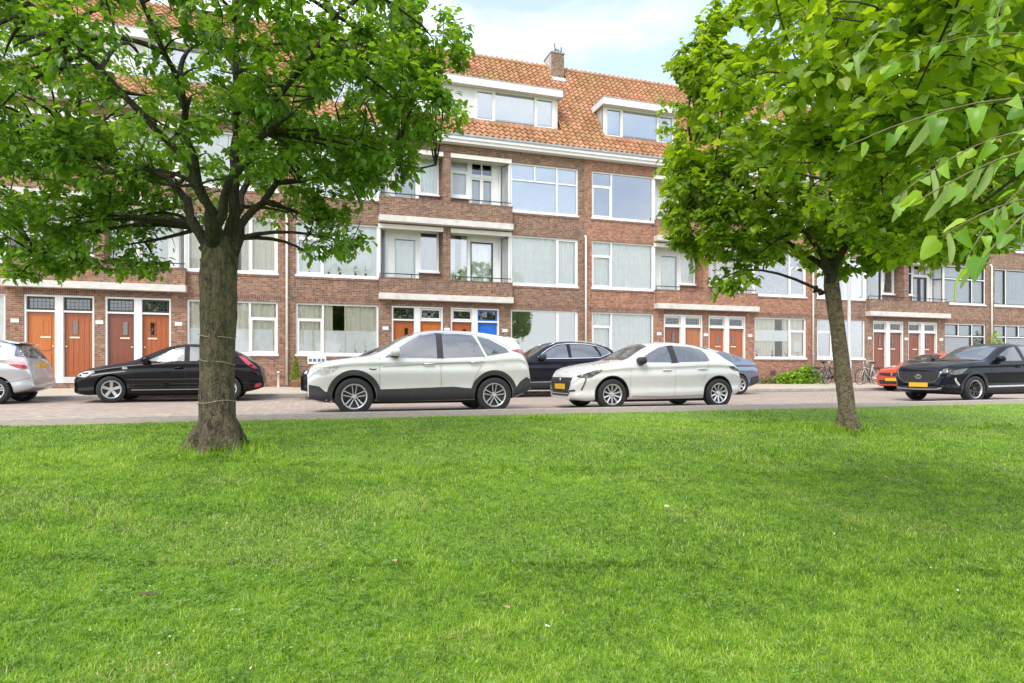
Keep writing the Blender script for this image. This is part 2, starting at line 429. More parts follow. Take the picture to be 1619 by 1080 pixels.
def dress_window(o, w, h, dress, seed):
    for kind in dress.split('+'):
        if kind == 'net': inst(drape(w - .1, h - .1, 9, .018, 'net_curtain', seed), 'curtain', o, (.05, .12, .05))
        elif kind == 'netside':
            inst(drape(w * .3, h - .1, 5, .025, 'net_curtain', seed), 'curtain', o, (.05, .12, .05)); inst(drape(w * .3, h - .1, 5, .025, 'net_curtain', seed + 1), 'curtain', o, (w * .7 - .05, .12, .05))
        elif kind == 'beige':
            inst(drape(w * .42, h - .1, 7, .028, 'beige_curtain', seed), 'curtain', o, (.05, .13, .05)); inst(drape(w * .40, h - .1, 7, .028, 'beige_curtain', seed + 1), 'curtain', o, (w * .58, .13, .05))
        elif kind == 'beigefull': inst(drape(w - .1, h - .1, 12, .028, 'beige_curtain', seed), 'curtain', o, (.05, .13, .05))
        elif kind == 'greenfull': inst(drape(w - .1, h - .1, 4, .02, 'green_reflection', seed), 'curtain', o, (.05, .13, .05))  # green sheet behind the pane: tree reflection given as colour
        elif kind == 'blind': inst(drape(w - .1, h - .1, int(w / .13), .010, 'net_curtain', seed), 'blind', o, (.05, .12, .05))
        elif kind == 'greyblind': inst(drape(w - .1, h - .1, 1, .004, 'sheet_grey', seed), 'blind_reflection', o, (.05, .11, .05))  # flat grey sheet: the pane's grey-blue reflection given as colour
        elif kind == 'half': inst(drape(w - .1, h * .45, 8, .012, 'net_curtain', seed), 'half_curtain', o, (.05, .10, .05))
        elif kind == 'band': inst(drape(w * .68, h * .27, 6, .004, 'net_curtain', seed), 'privacy_band', o, (.07, .085, h * .42))
        elif kind == 'poster': MB().box(w * .80, w * .94, .09, .095, h * .16, h * .42).build('poster', M['white_paint'], o).location = (0, 0, 0)
        elif kind == 'plants': sill_plants(o, w, seed)

def sill_plants(o, w, seed):
    r = random.Random(seed)
    for i in range(5):
        x = .15 + (w - .3) * (i + r.uniform(.1, .9)) / 5; hh = r.uniform(.16, .42); mb = MB()
        mb.lathe([(.035, 0), (.05, .1), (.045, .1)], 8, 'z', (0, 0, 0))
        for k in range(14):
            a = r.uniform(0, 6.28); zz = r.uniform(.1, hh); L_ = r.uniform(.06, .13)
            p = Vector((math.cos(a) * .02, math.sin(a) * .015, zz)); q = p + Vector((math.cos(a) * L_, math.sin(a) * L_ * .4, r.uniform(0, .08)))
            s = Vector((-math.sin(a), math.cos(a) * .4, .6)).normalized() * .02
            mb.add([p, (p + q) / 2 + s, q, (p + q) / 2 - s], [(0, 1, 2, 3)], 1)
        mb.build('potted_plant', [M['pot_dark'], M['plant_leaf']], o, fix=False, loc=(x, .14, .07))
plain('pot_dark', (0.12, 0.07, 0.05), 0.6); plain('plant_leaf', (0.05, 0.10, 0.025), 0.5, var=0.5, scale=20)
plain('poster_ink', (0.08, 0.14, 0.22), 0.5)

# light patterns, left side of a house (narrow column against the party wall); mirrored with flip()
P_SIDE = ((0, .31, 0, .70, 1), (0, .31, .70, 1), (.31, 1, 0, 1))
P_PLAIN = ((0, .31, 0, 1, 1), (.31, 1, 0, 1))
P_OLD = ((0, .31, 0, .66), (0, .31, .66, 1), (.31, 1, 0, .66), (.31, .655, .66, 1), (.655, 1, .66, 1))
P_MID = ((0, .31, 0, .66), (0, .31, .66, 1), (.31, 1, 0, .66), (.31, 1, .66, 1))
P_THREE = ((0, .23, 0, 1, 1), (.23, .76, 0, 1), (.76, 1, 0, 1, 1))
def flip(c): return tuple((1 - q[1], 1 - q[0]) + tuple(q[2:]) for q in c)

def lead_bars(w, h, nx, nz):
    def mk():
        mb = MB()
        for i in range(1, nx): mb.box(w * i / nx - .006, w * i / nx + .006, -.004, .016, 0.001, h - .001)
        for k, fz in enumerate(nz): mb.box(0.001, w - .001, -.003, .015, h * fz - .006, h * fz + .006)
        return mb.mesh('leading', M['lead'])
    return cached(('lead', round(w, 3), round(h, 3), nx, tuple(nz)), mk)

def front_door(parent, x0, x1, z0, z1, mat, hinge, style, y=0.14):
    """door leaf > pane, letter plate, handle"""
    w, h = x1 - x0, z1 - z0
    def mk():
        mb = MB(); mb.box(0, w, 0, .045, 0, h)
        if style == 'panel':
            mb.box(.12, w - .12, -.02, .002, .12, .75); mb.box(.12, w - .12, -.02, .002, .85, h - .12)
        elif style == 'boards':
            n = 4
            for i in range(n): mb.box(.1 + i * (w - .2) / n + .006, .1 + (i + 1) * (w - .2) / n - .006, -.012, .002, .1, h - .1)
        else:
            mb.box(0, w, -.014, .002, 0, .16); mb.box(.06, w - .06, -.009, .002, .30, h * .55); mb.box(.06, w - .06, -.009, .002, h * .60, h - .08)
        return mb.mesh('door', M[mat])
    o = inst(cached(('door', round(w, 3), round(h, 3), mat, style), mk), 'door', parent, (x0, y, z0))
    px = w * (.36 if hinge < 0 else .64)
    ph = 0.46
    fr = cached(('dframe', mat), lambda: MB().box(0, .17, -.03, 0, 0, .02).box(0, .17, -.03, 0, ph - .02, ph).box(0, .02, -.03, 0, .02, ph - .02).box(.15, .17, -.03, 0, .02, ph - .02).mesh('pane_frame', M[mat]))
    inst(fr, 'pane_frame', o, (px - .085, 0, h * .66))
    inst(cached('dpane', lambda: MB().box(0, .13, -.018, -.01, 0, .42).mesh('pane', M['glass_leaded'])), 'pane', o, (px - .065, 0, h * .66 + .02))
    inst(cached('slot', lambda: MB().box(0, .28, -.032, -.012, 0, .055).box(.03, .25, -.04, -.03, .014, .04).mesh('letter_plate', M['brass'])), 'letter_plate', o, (px - .14, 0, h * .60))
    hx = .06 if hinge < 0 else w - .06
    inst(cached('knob', lambda: MB().lathe([(.001, -.075), (.024, -.07), (.028, -.055), (.02, -.04), (.01, -.03), (.01, 0)], 12, 'y').mesh('door_knob', M['brass'], True)), 'door_knob', o, (hx, 0, h * .47))
    return o

def door_set(parent, x0, mats, styles, dark):
    """white surround with two doors and two leaded fanlights"""
    w = 1.94; J = .06; px0, px1 = .84, 1.07
    key = 'door_surround'
    def mk():
        mb = MB()
        mb.box(0, J, 0, .2, .0, 2.83); mb.box(w - J, w, 0, .2, 0, 2.83); mb.box(J, w - J, .002, .2, 2.83 - J, 2.828)
        mb.box(px0, px1, -.02, .2, 0, 2.83 - J)
        mb.box(J, px0, .004, .2, 2.28, 2.34); mb.box(px1, w - J, .004, .2, 2.28, 2.34)
        return mb.mesh('door_surround', M['white_paint'])
    s = inst(cached(key, mk), 'door_surround', parent, (x0, .03, .42))
    inst(cached('door_step', lambda: MB().box(J, px0, -.06, .2, 0, .20).box(px1, w - J, -.06, .2, 0, .20).mesh('door_step', M['concrete_white'])), 'door_step', s, (0, 0, 0))
    for k, (a, b) in enumerate(((J, px0), (px1, w - J))):
        front_door(parent, x0 + a + .01, x0 + b - .01, .42 + .21, .42 + 2.27, mats[k], 1 if k == 0 else -1, styles[k])
        q0, q1, r0, r1 = a + .01, b - .01, 2.35, 2.76
        fm = 'dark_sash' if dark[k] == 'd' else ('blue_paint' if dark[k] == 'b' else 'white_paint')
        t = .05 if dark[k] != 'w' else .06
        f = inst(cached(('fan', fm), lambda: MB().box(0, t, 0, .05, 0, r1 - r0).box(q1 - q0 - t, q1 - q0, 0, .05, 0, r1 - r0).box(t, q1 - q0 - t, .002, .048, 0, t).box(t, q1 - q0 - t, .002, .048, r1 - r0 - t, r1 - r0).mesh('fanlight', M[fm])), 'fanlight', parent, (x0 + q0, .10, .42 + r0))
        add_pane(f, t, q1 - q0 - t, t, r1 - r0 - t, .02, 'glass_leaded')
        inst(lead_bars(q1 - q0 - 2 * t, r1 - r0 - 2 * t, 6, (.3, .68)), 'leading', f, (t, .02, t))
    return s

def wall_with_openings(x0, x1, z0, z1, holes, y, reveal, skin):
    """front skin cut round its openings, with reveals"""
    mb = MB()
    xs = sorted({x0, x1, *[h[0] for h in holes], *[h[1] for h in holes]}); zs = sorted({z0, z1, *[h[2] for h in holes], *[h[3] for h in holes]})
    for i in range(len(xs) - 1):
        for j in range(len(zs) - 1):
            cx, cz = (xs[i] + xs[i+1]) / 2, (zs[j] + zs[j+1]) / 2
            if any(h[0] < cx < h[1] and h[2] < cz < h[3] for h in holes): continue
            mb.quad((xs[i], y, zs[j]), (xs[i+1], y, zs[j]), (xs[i+1], y, zs[j+1]), (xs[i], y, zs[j+1]))
    for a, b, c, d in holes:
        r = reveal
        mb.quad((a, y, c), (a, y + r, c), (a, y + r, d), (a, y, d)); mb.quad((b, y, c), (b, y, d), (b, y + r, d), (b, y + r, c))
        mb.quad((a, y, c), (b, y, c), (b, y + r, c), (a, y + r, c)); mb.quad((a, y, d), (a, y + r, d), (b, y + r, d), (b, y, d))
    return mb

GFW = (1.40, 3.25); F1W = (4.25, 6.20); F2W = (7.15, 9.08)
LOG = 0.52                                           # how far the balconies are set back

def shell_mesh(brick):
    mir = lambda a, b: (HW - b, HW - a)
    holes = []
    for a, b in ((.30, 3.20), mir(.30, 3.20)): holes.append((a, b, *GFW))
    for a, b in ((3.68, 5.62), mir(3.68, 5.62)): holes.append((a, b, .42, 3.25))
    for z0, z1, zf in ((*F1W, 3.72), (*F2W, 6.60)):
        for a, b in ((.30, 3.20), mir(.30, 3.20)): holes.append((a, b, z0, z1))
        for a, b in ((3.20, 5.63), mir(3.20, 5.63)): holes.append((a, b, zf, z1))
    mb = MB(); big = wall_with_openings(0, HW, -.2, 9.62, holes, 0, .30, .3)
    # reveals between a window and the balcony beside it are left open: the splayed side light stands there
    keep = []
    for f in big.f:
        p = [big.v[i] for i in f]; xs = {round(q[0], 3) for q in p}
        if len(xs) == 1 and (3.2 in xs or round(HW - 3.2, 3) in xs) and min(q[2] for q in p) > 3.5: continue
        keep.append(f)
    mb.v = big.v; mb.f = keep; mb.m = [0] * len(keep)
    e = .004
    mb.quad((e, 0, -.2), (e, 9, -.2), (e, 9, 9.6), (e, 0, 9.6)); mb.quad((HW - e, 0, -.2), (HW - e, 9, -.2), (HW - e, 9, 9.6), (HW - e, 0, 9.6))
    mb.quad((e, 9, -.2), (HW - e, 9, -.2), (HW - e, 9, 9.6), (e, 9, 9.6))
    return mb.mesh('wall', M[brick], False, False)

def interior_mesh():
    mb = MB(); e = .05
    for z in (.35, 3.35, 6.28, 9.15): mb.box(e, HW - e, .31 if z < 1 else LOG + .2, 8.9, z, z + .25)
    for x in (HW / 2,): mb.box(x - .1, x + .1, LOG + .2, 8.9, .6, 9.1)
    mb.box(e, HW - e, 4.5, 4.6, .6, 9.1)
    return mb.mesh('interior', M['room_dark'])

def balcony(H, brick, z_slab, z_par, z_ceil, level, spec, seed):
    """projecting white slab, brick parapet, rail, and the set-back front behind"""
    b = empty('balcony', (0, 0, 0), 0, H)
    xa, xb = 3.21, HW - 3.21
    inst(cached(('slab', level), lambda: MB().box(xa - .02, xb + .02, -.32, .0, z_slab, z_slab + .22).box(xa, xb, -.0, .02, z_slab, z_slab + .02).mesh('slab', M['concrete_white'])), 'slab', b)
    inst(cached(('par', level, brick), lambda: MB().box(xa, xb, -.24, -.02, z_slab + .22, z_par).mesh('parapet', M[brick])), 'parapet', b)
    inst(cached(('cope', level), lambda: MB().box(xa - .012, xb + .012, -.252, -.008, z_par, z_par + .045).mesh('coping', M['soldier'])), 'coping', b)
    inst(cached(('soff', level), lambda: MB().box(xa, HW/2 - .14, .0, LOG, z_ceil - .0, z_ceil + .06).box(HW/2 + .14, xb, .0, LOG, z_ceil, z_ceil + .06).box(xa - .03, HW/2 - .145, -.05, -.002, z_ceil - .09, z_ceil + .07).box(HW/2 + .145, xb + .03, -.05, -.002, z_ceil - .09, z_ceil + .07).mesh('soffit', M['cream_paint'])), 'soffit', b)
    inst(cached(('floor', level), lambda: MB().box(xa, xb, -.02, LOG, z_slab + .05, z_slab + .24).mesh('balcony_floor', M['concrete_white'])), 'balcony_floor', b)
    inst(cached(('pier', level, brick), lambda: MB().box(HW/2 - .141, HW/2 + .141, -.02, LOG, z_slab + .24, z_ceil + .1).mesh('pier', M[brick])), 'pier', b)
    def rail():
        mb = MB(); z = z_par + .20
        for s in (0, 1):
            p0, p1 = (xa + .02, HW/2 - .2) if s == 0 else (HW/2 + .2, xb - .02)
            mb.tube([(p0, -.13, z_par), (p0, -.13, z - .02), (p0 + .02, -.13, z), (p1 - .02, -.13, z), (p1, -.13, z)], .019, 6)
            for x in ((p0 + p1) / 2,): mb.tube([(x, -.13, z_par), (x, -.13, z)], .012, 6)
        return mb.mesh('rail', M['iron'], True)
    inst(cached(('rail', level), rail), 'rail', b)
    zf = z_slab + .24; zc = z_ceil
    # back front: [splay 3.21..3.53][door 3.53..4.78][window 4.78..5.55][brick to pier]
    for side in (0, 1):
        def mx(a, c): return (a, c) if side == 0 else (HW - c, HW - a)
        sp = spec[side]
        # brick under the window
        zb = z_par - .35 if not sp.get('full') else zf
        x0, x1 = mx(4.78, HW/2 - .14)
        inst(cached(('bw', level, side, brick, sp.get('full')), lambda: MB().box(x0, x1, LOG - .02, LOG + .15, zf, max(z_par + .42, zf + .05) if not sp.get('full') else zf + .05).mesh('back_wall', M[brick])), 'back_wall', b)
        a0, a1 = mx(4.78, 5.55 if not sp.get('full') else 5.62)
        wz0 = z_par + .43 if not sp.get('full') else zf + .05
        cells = ((0, 1, 0, 1),) if not sp.get('old') else ((0, 1, 0, .72, 1), (0, 1, .72, 1))
        window(b, a0, a1, wz0, zc - .0, cells, LOG - .03, 'white_paint', sp.get('sash'), sp.get('wdress', 'net'), sp.get('wg', 'glass'), True, seed=seed + side)
        if not sp.get('full'):
            q0, q1 = mx(5.55, HW/2 - .14)
            inst(cached(('bj', level, side, brick), lambda: MB().box(q0, q1, LOG - .02, LOG + .15, max(z_par + .42, zf), zc).mesh('back_wall', M[brick])), 'back_wall', b)
        # door: white surround with a fixed head, glazed leaf
        d0, d1 = mx(3.53, 4.78); J = .1
        l0, l1 = (d0 + .26, d1 - .06) if side == 0 else (d0 + .06, d1 - .26)
        zt = zc - .28 if not sp.get('old') else zc - .62
        fr = inst(cached(('bdf', level, side, bool(sp.get('old'))), lambda: MB().box(d0, l0, LOG - .03, LOG + .08, zf, zc).box(l1, d1, LOG - .03, LOG + .08, zf, zc).box(l0, l1, LOG - .028, LOG + .08, zt, zt + (.28 if not sp.get('old') else .07)).mesh('balcony_door_frame', M['white_paint'])), 'balcony_door_frame', b)
        if sp.get('old'):
            window(b, l0, l1, zt + .07, zc, ((0, .5, 0, 1), (.5, 1, 0, 1)), LOG - .02, 'white_paint', None, None, 'glass_leaded', False, 'door_fanlight')
        dm = sp.get('door', 'white_paint'); n = sp.get('leaves', 1); ww = (l1 - l0) / n
        for k in range(n):
            t = .07 if dm != 'dark_sash' else .055
            dl = inst(cached(('bdl', round(ww, 3), level, dm, round(zt, 2)), lambda: MB().box(0, t, 0, .05, 0, zt - zf).box(ww - t, ww, 0, .05, 0, zt - zf).box(t, ww - t, .002, .048, 0, .16).box(t, ww - t, .002, .048, zt - zf - t, zt - zf).mesh('balcony_door', M[dm])), 'balcony_door', b, (l0 + k * ww, LOG, zf))
            add_pane(dl, t, ww - t, .16, zt - zf - t, .02, sp.get('dg', 'glass'))
            if sp.get('ddress', 'net') == 'net': inst(drape(ww - .1, zt - zf - .25, 4, .012, 'net_curtain', seed + k), 'curtain', dl, (.05, .12, .16))
            elif sp.get('ddress') == 'greyblind': inst(drape(ww - .1, zt - zf - .25, 1, .004, 'sheet_grey', seed), 'blind_reflection', dl, (.05, .12, .16))  # grey sheet again colours in the reflection, here on the balcony door
        # splayed side light joining the balcony front to the bay window
        p, q = (Vector((3.22, .02, 0)), Vector((3.53, LOG - .03, 0)))
        if side == 1: p.x, q.x = HW - p.x, HW - q.x
        ang = math.atan2(q.y - p.y, q.x - p.x); ln = (q - p).length; zw = z_par + .04
        def spl():
            t = .07; hh = zc - zf
            return MB().box(0, t, -.04, .04, 0, hh).box(ln - t, ln, -.04, .04, 0, hh).box(t, ln - t, -.038, .038, hh - .08, hh).box(t, ln - t, -.03, .03, 0, zw - zf).mesh('side_light', M['white_paint'])
        so = inst(cached(('spl', level, side), spl), 'side_light', b, (p.x, p.y, zf), (0, 0, ang))
        if sp.get('sash'):
            inst(cached(('spls', level), lambda: MB().box(.07, .11, -.035, .035, zw - zf, zc - zf - .08).box(ln - .11, ln - .07, -.035, .035, zw - zf, zc - zf - .08).box(.11, ln - .11, -.033, .033, 1.75, 1.81).mesh('sash', M[sp['sash']])), 'sash', so)
        add_pane(so, .07, ln - .07, zw - zf, zc - zf - .08, 0.0, 'glass')
        inst(drape(ln - .16, zc - zw - .1, 3, .008, 'sheet_grey', seed + side), 'curtain', so, (.08, .06 if side == 0 else -.06, zw - zf))
    return b

# roof geometry (local: y from the facade, absolute z)
RY0, RZ0, RT = -0.30, 9.80, 1.41
RYR = 3.10; RZR = RZ0 + (RYR - RY0) * RT
def roof_z(y): return RZ0 + (y - RY0) * RT
RLEN = (RYR - RY0) * math.hypot(1, RT)
NC = 48; TW, TL = HW / NC, 0.25
def tile_geo():
    """one pantile: S profile across, nose at the lower edge; local x across, y up the slope, z out of it"""
    xs = [0, .055, .11, .165, .22, .262, .30]; zs = [.070, .078, .045, .008, .004, .032, .074]
    L = .32; vs_ = []
    for yy, dz in ((0, .050), (L, .0)):
        for x, z in zip(xs, zs): vs_.append((x * TW / .29, yy, z + dz))
    n = len(xs)
    for x, z in zip(xs, zs): vs_.append((x * TW / .29, 0.0, z + .012))
    fs = [(i, i + 1, n + i + 1, n + i) for i in range(n - 1)] + [(i + 1, i, 2 * n + i, 2 * n + i + 1) for i in range(n - 1)]
    return vs_, fs
def tile_mat():
    q = NT('roof_tile'); oi = q.n('ShaderNodeObjectInfo'); gm = q.n('ShaderNodeNewGeometry')
    r_ = q.math('ADD', q.math('MULTIPLY', oi.outputs['Random'], .999), q.math('MULTIPLY', gm.outputs['Random Per Island'], .999))
    fr = q.math('FRACT', r_)
    col = q.ramp(fr, (0.0, (0.29, 0.125, 0.062)), (0.5, (0.39, 0.18, 0.092)), (1.0, (0.47, 0.245, 0.135)))
    gp = q.n('ShaderNodeNewGeometry').outputs['Position']
    ms = q.noise(0.75, 5, 0.6, gp); fine = q.noise(9, 4, 0.7, gp)
    moss = q.math('MULTIPLY', q.ramp(ms, (0.40, (0, 0, 0)), (0.62, (1, 1, 1))), q.ramp(fine, (0.38, (0, 0, 0)), (0.62, (.9, .9, .9))))
    col = q.mix(moss, col, (0.25, 0.19, 0.05))
    lich = q.ramp(q.noise(22, 4, 0.7, gp), (0.6, (0, 0, 0)), (0.78, (.55, .55, .55)))
    col = q.mix(lich, col, (0.42, 0.36, 0.24))
    q.base(col); q.set(Roughness=0.75); q.bump(q.noise(80, 3, .6, gp), .25, .004); M['roof_tile'] = q.m
tile_mat()

def roof(H, hid, dormers, chimney, pick):
    ro = empty('roof', (0, 0, 0), 0, H)
    MB().prism([(RY0, RZ0 - .06), (RYR, RZR - .06), (2 * RYR - RY0, RZ0 - .06), (2 * RYR - RY0 - .1, RZ0 - .2), (RY0 + .1, RZ0 - .2)], 0.006, HW - .006).build('roof_deck', M['soil_tile'], ro)
    ang = math.atan(RT)
    vs_, fs = tile_geo()
    tm = cached('tile', lambda: MB().add(vs_, fs).mesh('roof_tile', M['roof_tile'], False, False))
    rows = int(RLEN / TL) + 1; spots = []
    for r_ in range(rows):
        s = r_ * TL
        for c in range(NC):
            y = RY0 + s * math.cos(ang); z = RZ0 + s * math.sin(ang); x = c * TW
            yc = y + .5 * TL * math.cos(ang)
            if any(a - .02 < x + TW / 2 < b + .02 and y0 < yc < y1 for a, b, y0, y1 in dormers): continue
            if chimney and chimney[0] < x + TW / 2 < chimney[1] and chimney[2] < yc: continue
            if yc > RYR: continue
            spots.append((x, y, z))
    chosen = sorted((p for p in spots if pick and pick[0] <= p[0] <= pick[1]), key=lambda p: p[1])[:300] if pick else []
    cs = set(chosen)
    for p in chosen:
        o = inst(tm, 'roof_tile', ro, (p[0] + rnd.uniform(-.004, .004), p[1], p[2] + rnd.uniform(-.003, .005)), (ang + rnd.uniform(-.02, .012), 0, rnd.uniform(-.012, .012)))
    rest = MB(); ca, sa = math.cos(ang), math.sin(ang)
    for p in spots:
        if p in cs: continue
        rest.add([(p[0] + v[0], p[1] + v[1] * ca - v[2] * sa, p[2] + v[1] * sa + v[2] * ca + rnd.uniform(-.002, .002)) for v in vs_], fs)
    tag(rest.build('roof_tiles', M['roof_tile'], ro, fix=False), kind='stuff')
    rm = cached('ridge', lambda: MB().tube([(0, 0, 0), (.03, 0, 0.0), (.05, 0, .0), (.33, 0, 0)], [.11, .12, .105, .095], 10).mesh('ridge_tile', M['roof_tile']))
    for k in range(37): inst(rm, 'ridge_tile', ro, (k * HW / 37, RYR, RZR - .015 + rnd.uniform(-.006, .006)))
    return ro
plain('soil_tile', (0.16, 0.06, 0.03), 0.9, var=0.3)

def dormer(H, x0, x1, wins, y0=0.45):
    """flat-roofed white dormer; local y0 is its front"""
    zb, zt = roof_z(y0) - .25, 12.0
    d = empty('dormer', (0, 0, 0), 0, H)
    yb = RY0 + (zt - RZ0) / RT + .1
    for x in (x0, x1 - .06): MB().prism([(y0 + .01, zb), (y0 + .01, zt), (yb, zt)], x, x + .06).build('cheek', M['chimney_plaster'], d)
    segs = []; cur = x0
    mb = MB()
    for a, b in wins:
        if a > cur + .001: mb.box(cur, a, y0, y0 + .06, zb, zt)
        mb.box(a, b, y0, y0 + .06, zb, 10.70); cur = b
    if x1 > cur + .001: mb.box(cur, x1, y0, y0 + .06, zb, zt)
    mb.build('front_panel', M['panel_white'], d)
    MB().box(x0 - .12, x1 + .12, y0 - .30, y0 - .24, 11.98, 12.26).box(x0 - .12, x0 - .06, y0 - .24, yb + .25, 11.98, 12.26).box(x1 + .06, x1 + .12, y0 - .24, yb + .25, 11.98, 12.26).box(x0 - .06, x1 + .06, y0 - .24, yb + .25, 12.0, 12.2).build('dormer_roof', M['panel_white'], d)
    MB().box(x0 - .13, x1 + .13, y0 - .31, y0 - .22, 12.26, 12.285).box(x0 - .13, x0 - .05, y0 - .22, yb + .2, 12.26, 12.285).build('zinc_edge', M['zinc'], d)
    MB().box(x0 + .02, x1 - .02, y0 + .07, yb, zb, zb + .1).build('dormer_floor', M['room_dark'], d)
    MB().box(x0 - .02, x1 + .02, y0 - .1, y0, roof_z(y0 - .1) + .0, 10.70 - .07).build('lead_apron', M['zinc'], d)
    for i, (a, b) in enumerate(wins):
        window(d, a, b, 10.70, 12.0, P_THREE, y0 - .03, 'white_paint', None, 'greyblind', 'glass_strong', True, seed=i)
    return d

def cornice(H):
    MB().prism([(0, 9.50), (-.30, 9.50), (-.30, 9.60), (-.36, 9.62), (-.36, 9.80), (-.32, 9.80), (-.32, 9.70), (0, 9.70)], 0, HW).build('cornice', M['white_paint'], H)
    MB().prism([(-.362, 9.735), (-.40, 9.74), (-.40, 9.80), (-.395, 9.82), (-.362, 9.80)], 0.002, HW - .002).build('gutter', M['zinc'], H)

def downpipe(H, x, top):
    d = MB().tube([(x, -.08, .3), (x, -.08, top - .1), (x, -.02, top), (x, .05, top)], .042, 10).build('downpipe', M['cream_paint'], H, True)
    for z in (1.6, 3.4, 5.2): MB().lathe([(.043, 0), (.05, 0), (.05, .03), (.043, .03)], 10, 'z', (x, -.08, z)).build('pipe_bracket', M['cream_paint'], d)

def soldier_courses(H, brick):
    for a, b in ((.20, 3.19), (HW - 3.19, HW - .20), (3.66, 5.64), (HW - 5.64, HW - 3.66)): MB().box(a, b, -.006, -.001, 3.255, 3.45).build('lintel_course', M['soldier'], H)
    me = cached('sillc', lambda: MB().box(0, 2.96, -.02, .0, -.14, -.062).mesh('sill_course', M['soldier']))
    for z in (1.40, 4.25, 7.15):
        for a in (.27, HW - 3.23): inst(me, 'sill_course', H, (a, 0, z))

def small_fittings(H, plates):
    for x in plates:
        o = MB().box(x - .11, x + .11, -.018, -.003, 2.34, 2.46).build('number_plate', M['white_paint'], H)
    for x in (2.2, HW - 2.2):
        MB().box(x - .14, x + .14, -.008, -.001, .62, .82).build('vent_grille', M['vent'], H)
plain('vent', (0.10, 0.07, 0.06), .8, var=.5, scale=40)

def house(n, brick, label, spec):
    X = -0.734 + HW * (n - 1)
    H = tag(empty('terraced_house', (X, FAC, 0)), label, 'house', 'houses of the brick terrace')
    inst(cached(('shell', brick), lambda: shell_mesh(brick)), 'wall', H)
    inst(cached('interior', interior_mesh), 'interior', H)
    soldier_courses(H, brick); cornice(H)
    for lv, (z0, z1) in (('g', GFW), ('f', F1W), ('s', F2W)):
        for side in (0, 1):
            s = spec[lv][side]
            a, b = (.30, 3.20) if side == 0 else (HW - 3.20, HW - .30)
            cells = s[0] if side == 0 else flip(s[0])
            window(H, a, b, z0, z1, cells, .06, 'white_paint', s[1], s[2], s[3] if len(s) > 3 else 'glass', seed=n * 10 + side)
    door_set(H, 3.68, spec['doors'][0:2], spec['dst'][0:2], spec['fan'][0:2]); door_set(H, HW - 5.62, spec['doors'][2:4], spec['dst'][2:4], spec['fan'][2:4])
    balcony(H, brick, 3.46, 4.22, 6.20, 1, spec['b1'], n * 100); balcony(H, brick, 6.33, 7.20, 9.08, 2, spec['b2'], n * 100 + 50)
    small_fittings(H, spec.get('plates', (3.45, 5.77, HW - 3.45)))
    dm = spec['dorm']
    dr = [(a, b, .30, RY0 + (12.25 - RZ0) / RT + .12) for a, b, w in dm]
    ch = spec.get('chim')
    roof(H, n, dr, ch, spec.get('pick'))
    for a, b, w in dm: dormer(H, a, b, w)
    downpipe(H, HW if spec.get('pipe_r', True) else 0, 6.35)
    if n == 0: pass
    return H

NB = {}
two = lambda a, b=None: (a, b or a)
house(0, 'brick_mixed', 'red-brown terrace house at the left end with wooden doors behind the black hatchback', dict(
    g=((P_SIDE, None, 'net'), (P_SIDE, None, 'beigefull+half')), f=((P_MID, 'dark_sash', 'netside'), (P_PLAIN, None, 'beige')), s=two((P_PLAIN, None, 'net')),
    doors=('wood_orange', 'wood_red', 'wood_brown', 'wood_red'), dst=('panel', 'boards', 'flat', 'boards'), fan='dddd',
    b1=(dict(sash='dark_sash', door='dark_sash', old=True, leaves=2), dict()), b2=two(dict()),
    dorm=((1.0, 10.5, ((1.17, 4.57), (6.97, 10.37))),)))
house(1, 'brick_brown', 'brown brick terrace house with a blue front door and one wide white dormer', dict(
    g=((P_SIDE, None, 'beige+half+plants'), (P_PLAIN, None, 'greenfull', 'glass_strong')), f=((P_SIDE, None, 'net+plants'), (P_PLAIN, None, 'netside+net')), s=((P_PLAIN, None, 'net'), (P_OLD, None, 'greyblind', 'glass_strong')),
    doors=('wood_red', 'wood_orange', 'wood_red', 'blue_paint'), dst=('flat', 'panel', 'flat', 'panel'), fan='dwwb',
    b1=(dict(wg='glass_strong', wdress=''), dict(door='dark_sash', full=True, wg='glass_strong', dg='glass_strong', wdress='netside')), b2=(dict(ddress='greyblind'), dict(old=True, leaves=2, wdress='greyblind', ddress='greyblind')),
    dorm=((1.0, 10.5, ((1.17, 4.57), (6.97, 10.37))),), chim=(11.0, 11.7, 2.5), pick=(5.0, 11.6)))
house(2, 'brick_orange', 'orange-red brick terrace house with two separate dormers, behind the white hatchback', dict(
    g=((P_SIDE, None, 'blind'), (P_SIDE, None, 'beige+band+poster+plants')), f=((P_SIDE, None, 'blind'), (P_SIDE, None, 'plants', 'glass_strong')), s=((P_SIDE, None, '', 'glass_strong'), (P_PLAIN, None, 'net')),
    doors=('wood_brown', 'wood_pale', 'wood_red', 'wood_red'), dst=('flat', 'panel', 'flat', 'flat'), fan='wwww',
    b1=(dict(), dict(old=True)), b2=two(dict()),
    dorm=((1.02, 4.55, ((1.1, 4.47),)), (6.99, 10.52, ((7.07, 10.44),))), chim=(-.7, .22, 2.5), pick=(0, 5.0)))
house(3, 'brick_dark', 'brown brick terrace house with brown doors behind the bicycles and the red car', dict(
    g=((P_SIDE, None, 'plants', 'glass_strong'), (P_OLD, 'iron', 'net')), f=((P_SIDE, None, 'beige', 'glass_strong'), (P_MID, 'iron', 'net')), s=two((P_PLAIN, None, 'net')),
    doors=('wood_brown', 'wood_brown', 'wood_brown', 'wood_brown'), dst=('flat', 'flat', 'panel', 'flat'), fan='wwww',
    b1=(dict(door='iron', ddress='', wdress='beige'), dict(sash='iron', door='iron', old=True, leaves=2)), b2=two(dict()),
    dorm=((1.02, 4.55, ((1.1, 4.47),)), (6.99, 10.52, ((7.07, 10.44),)))))
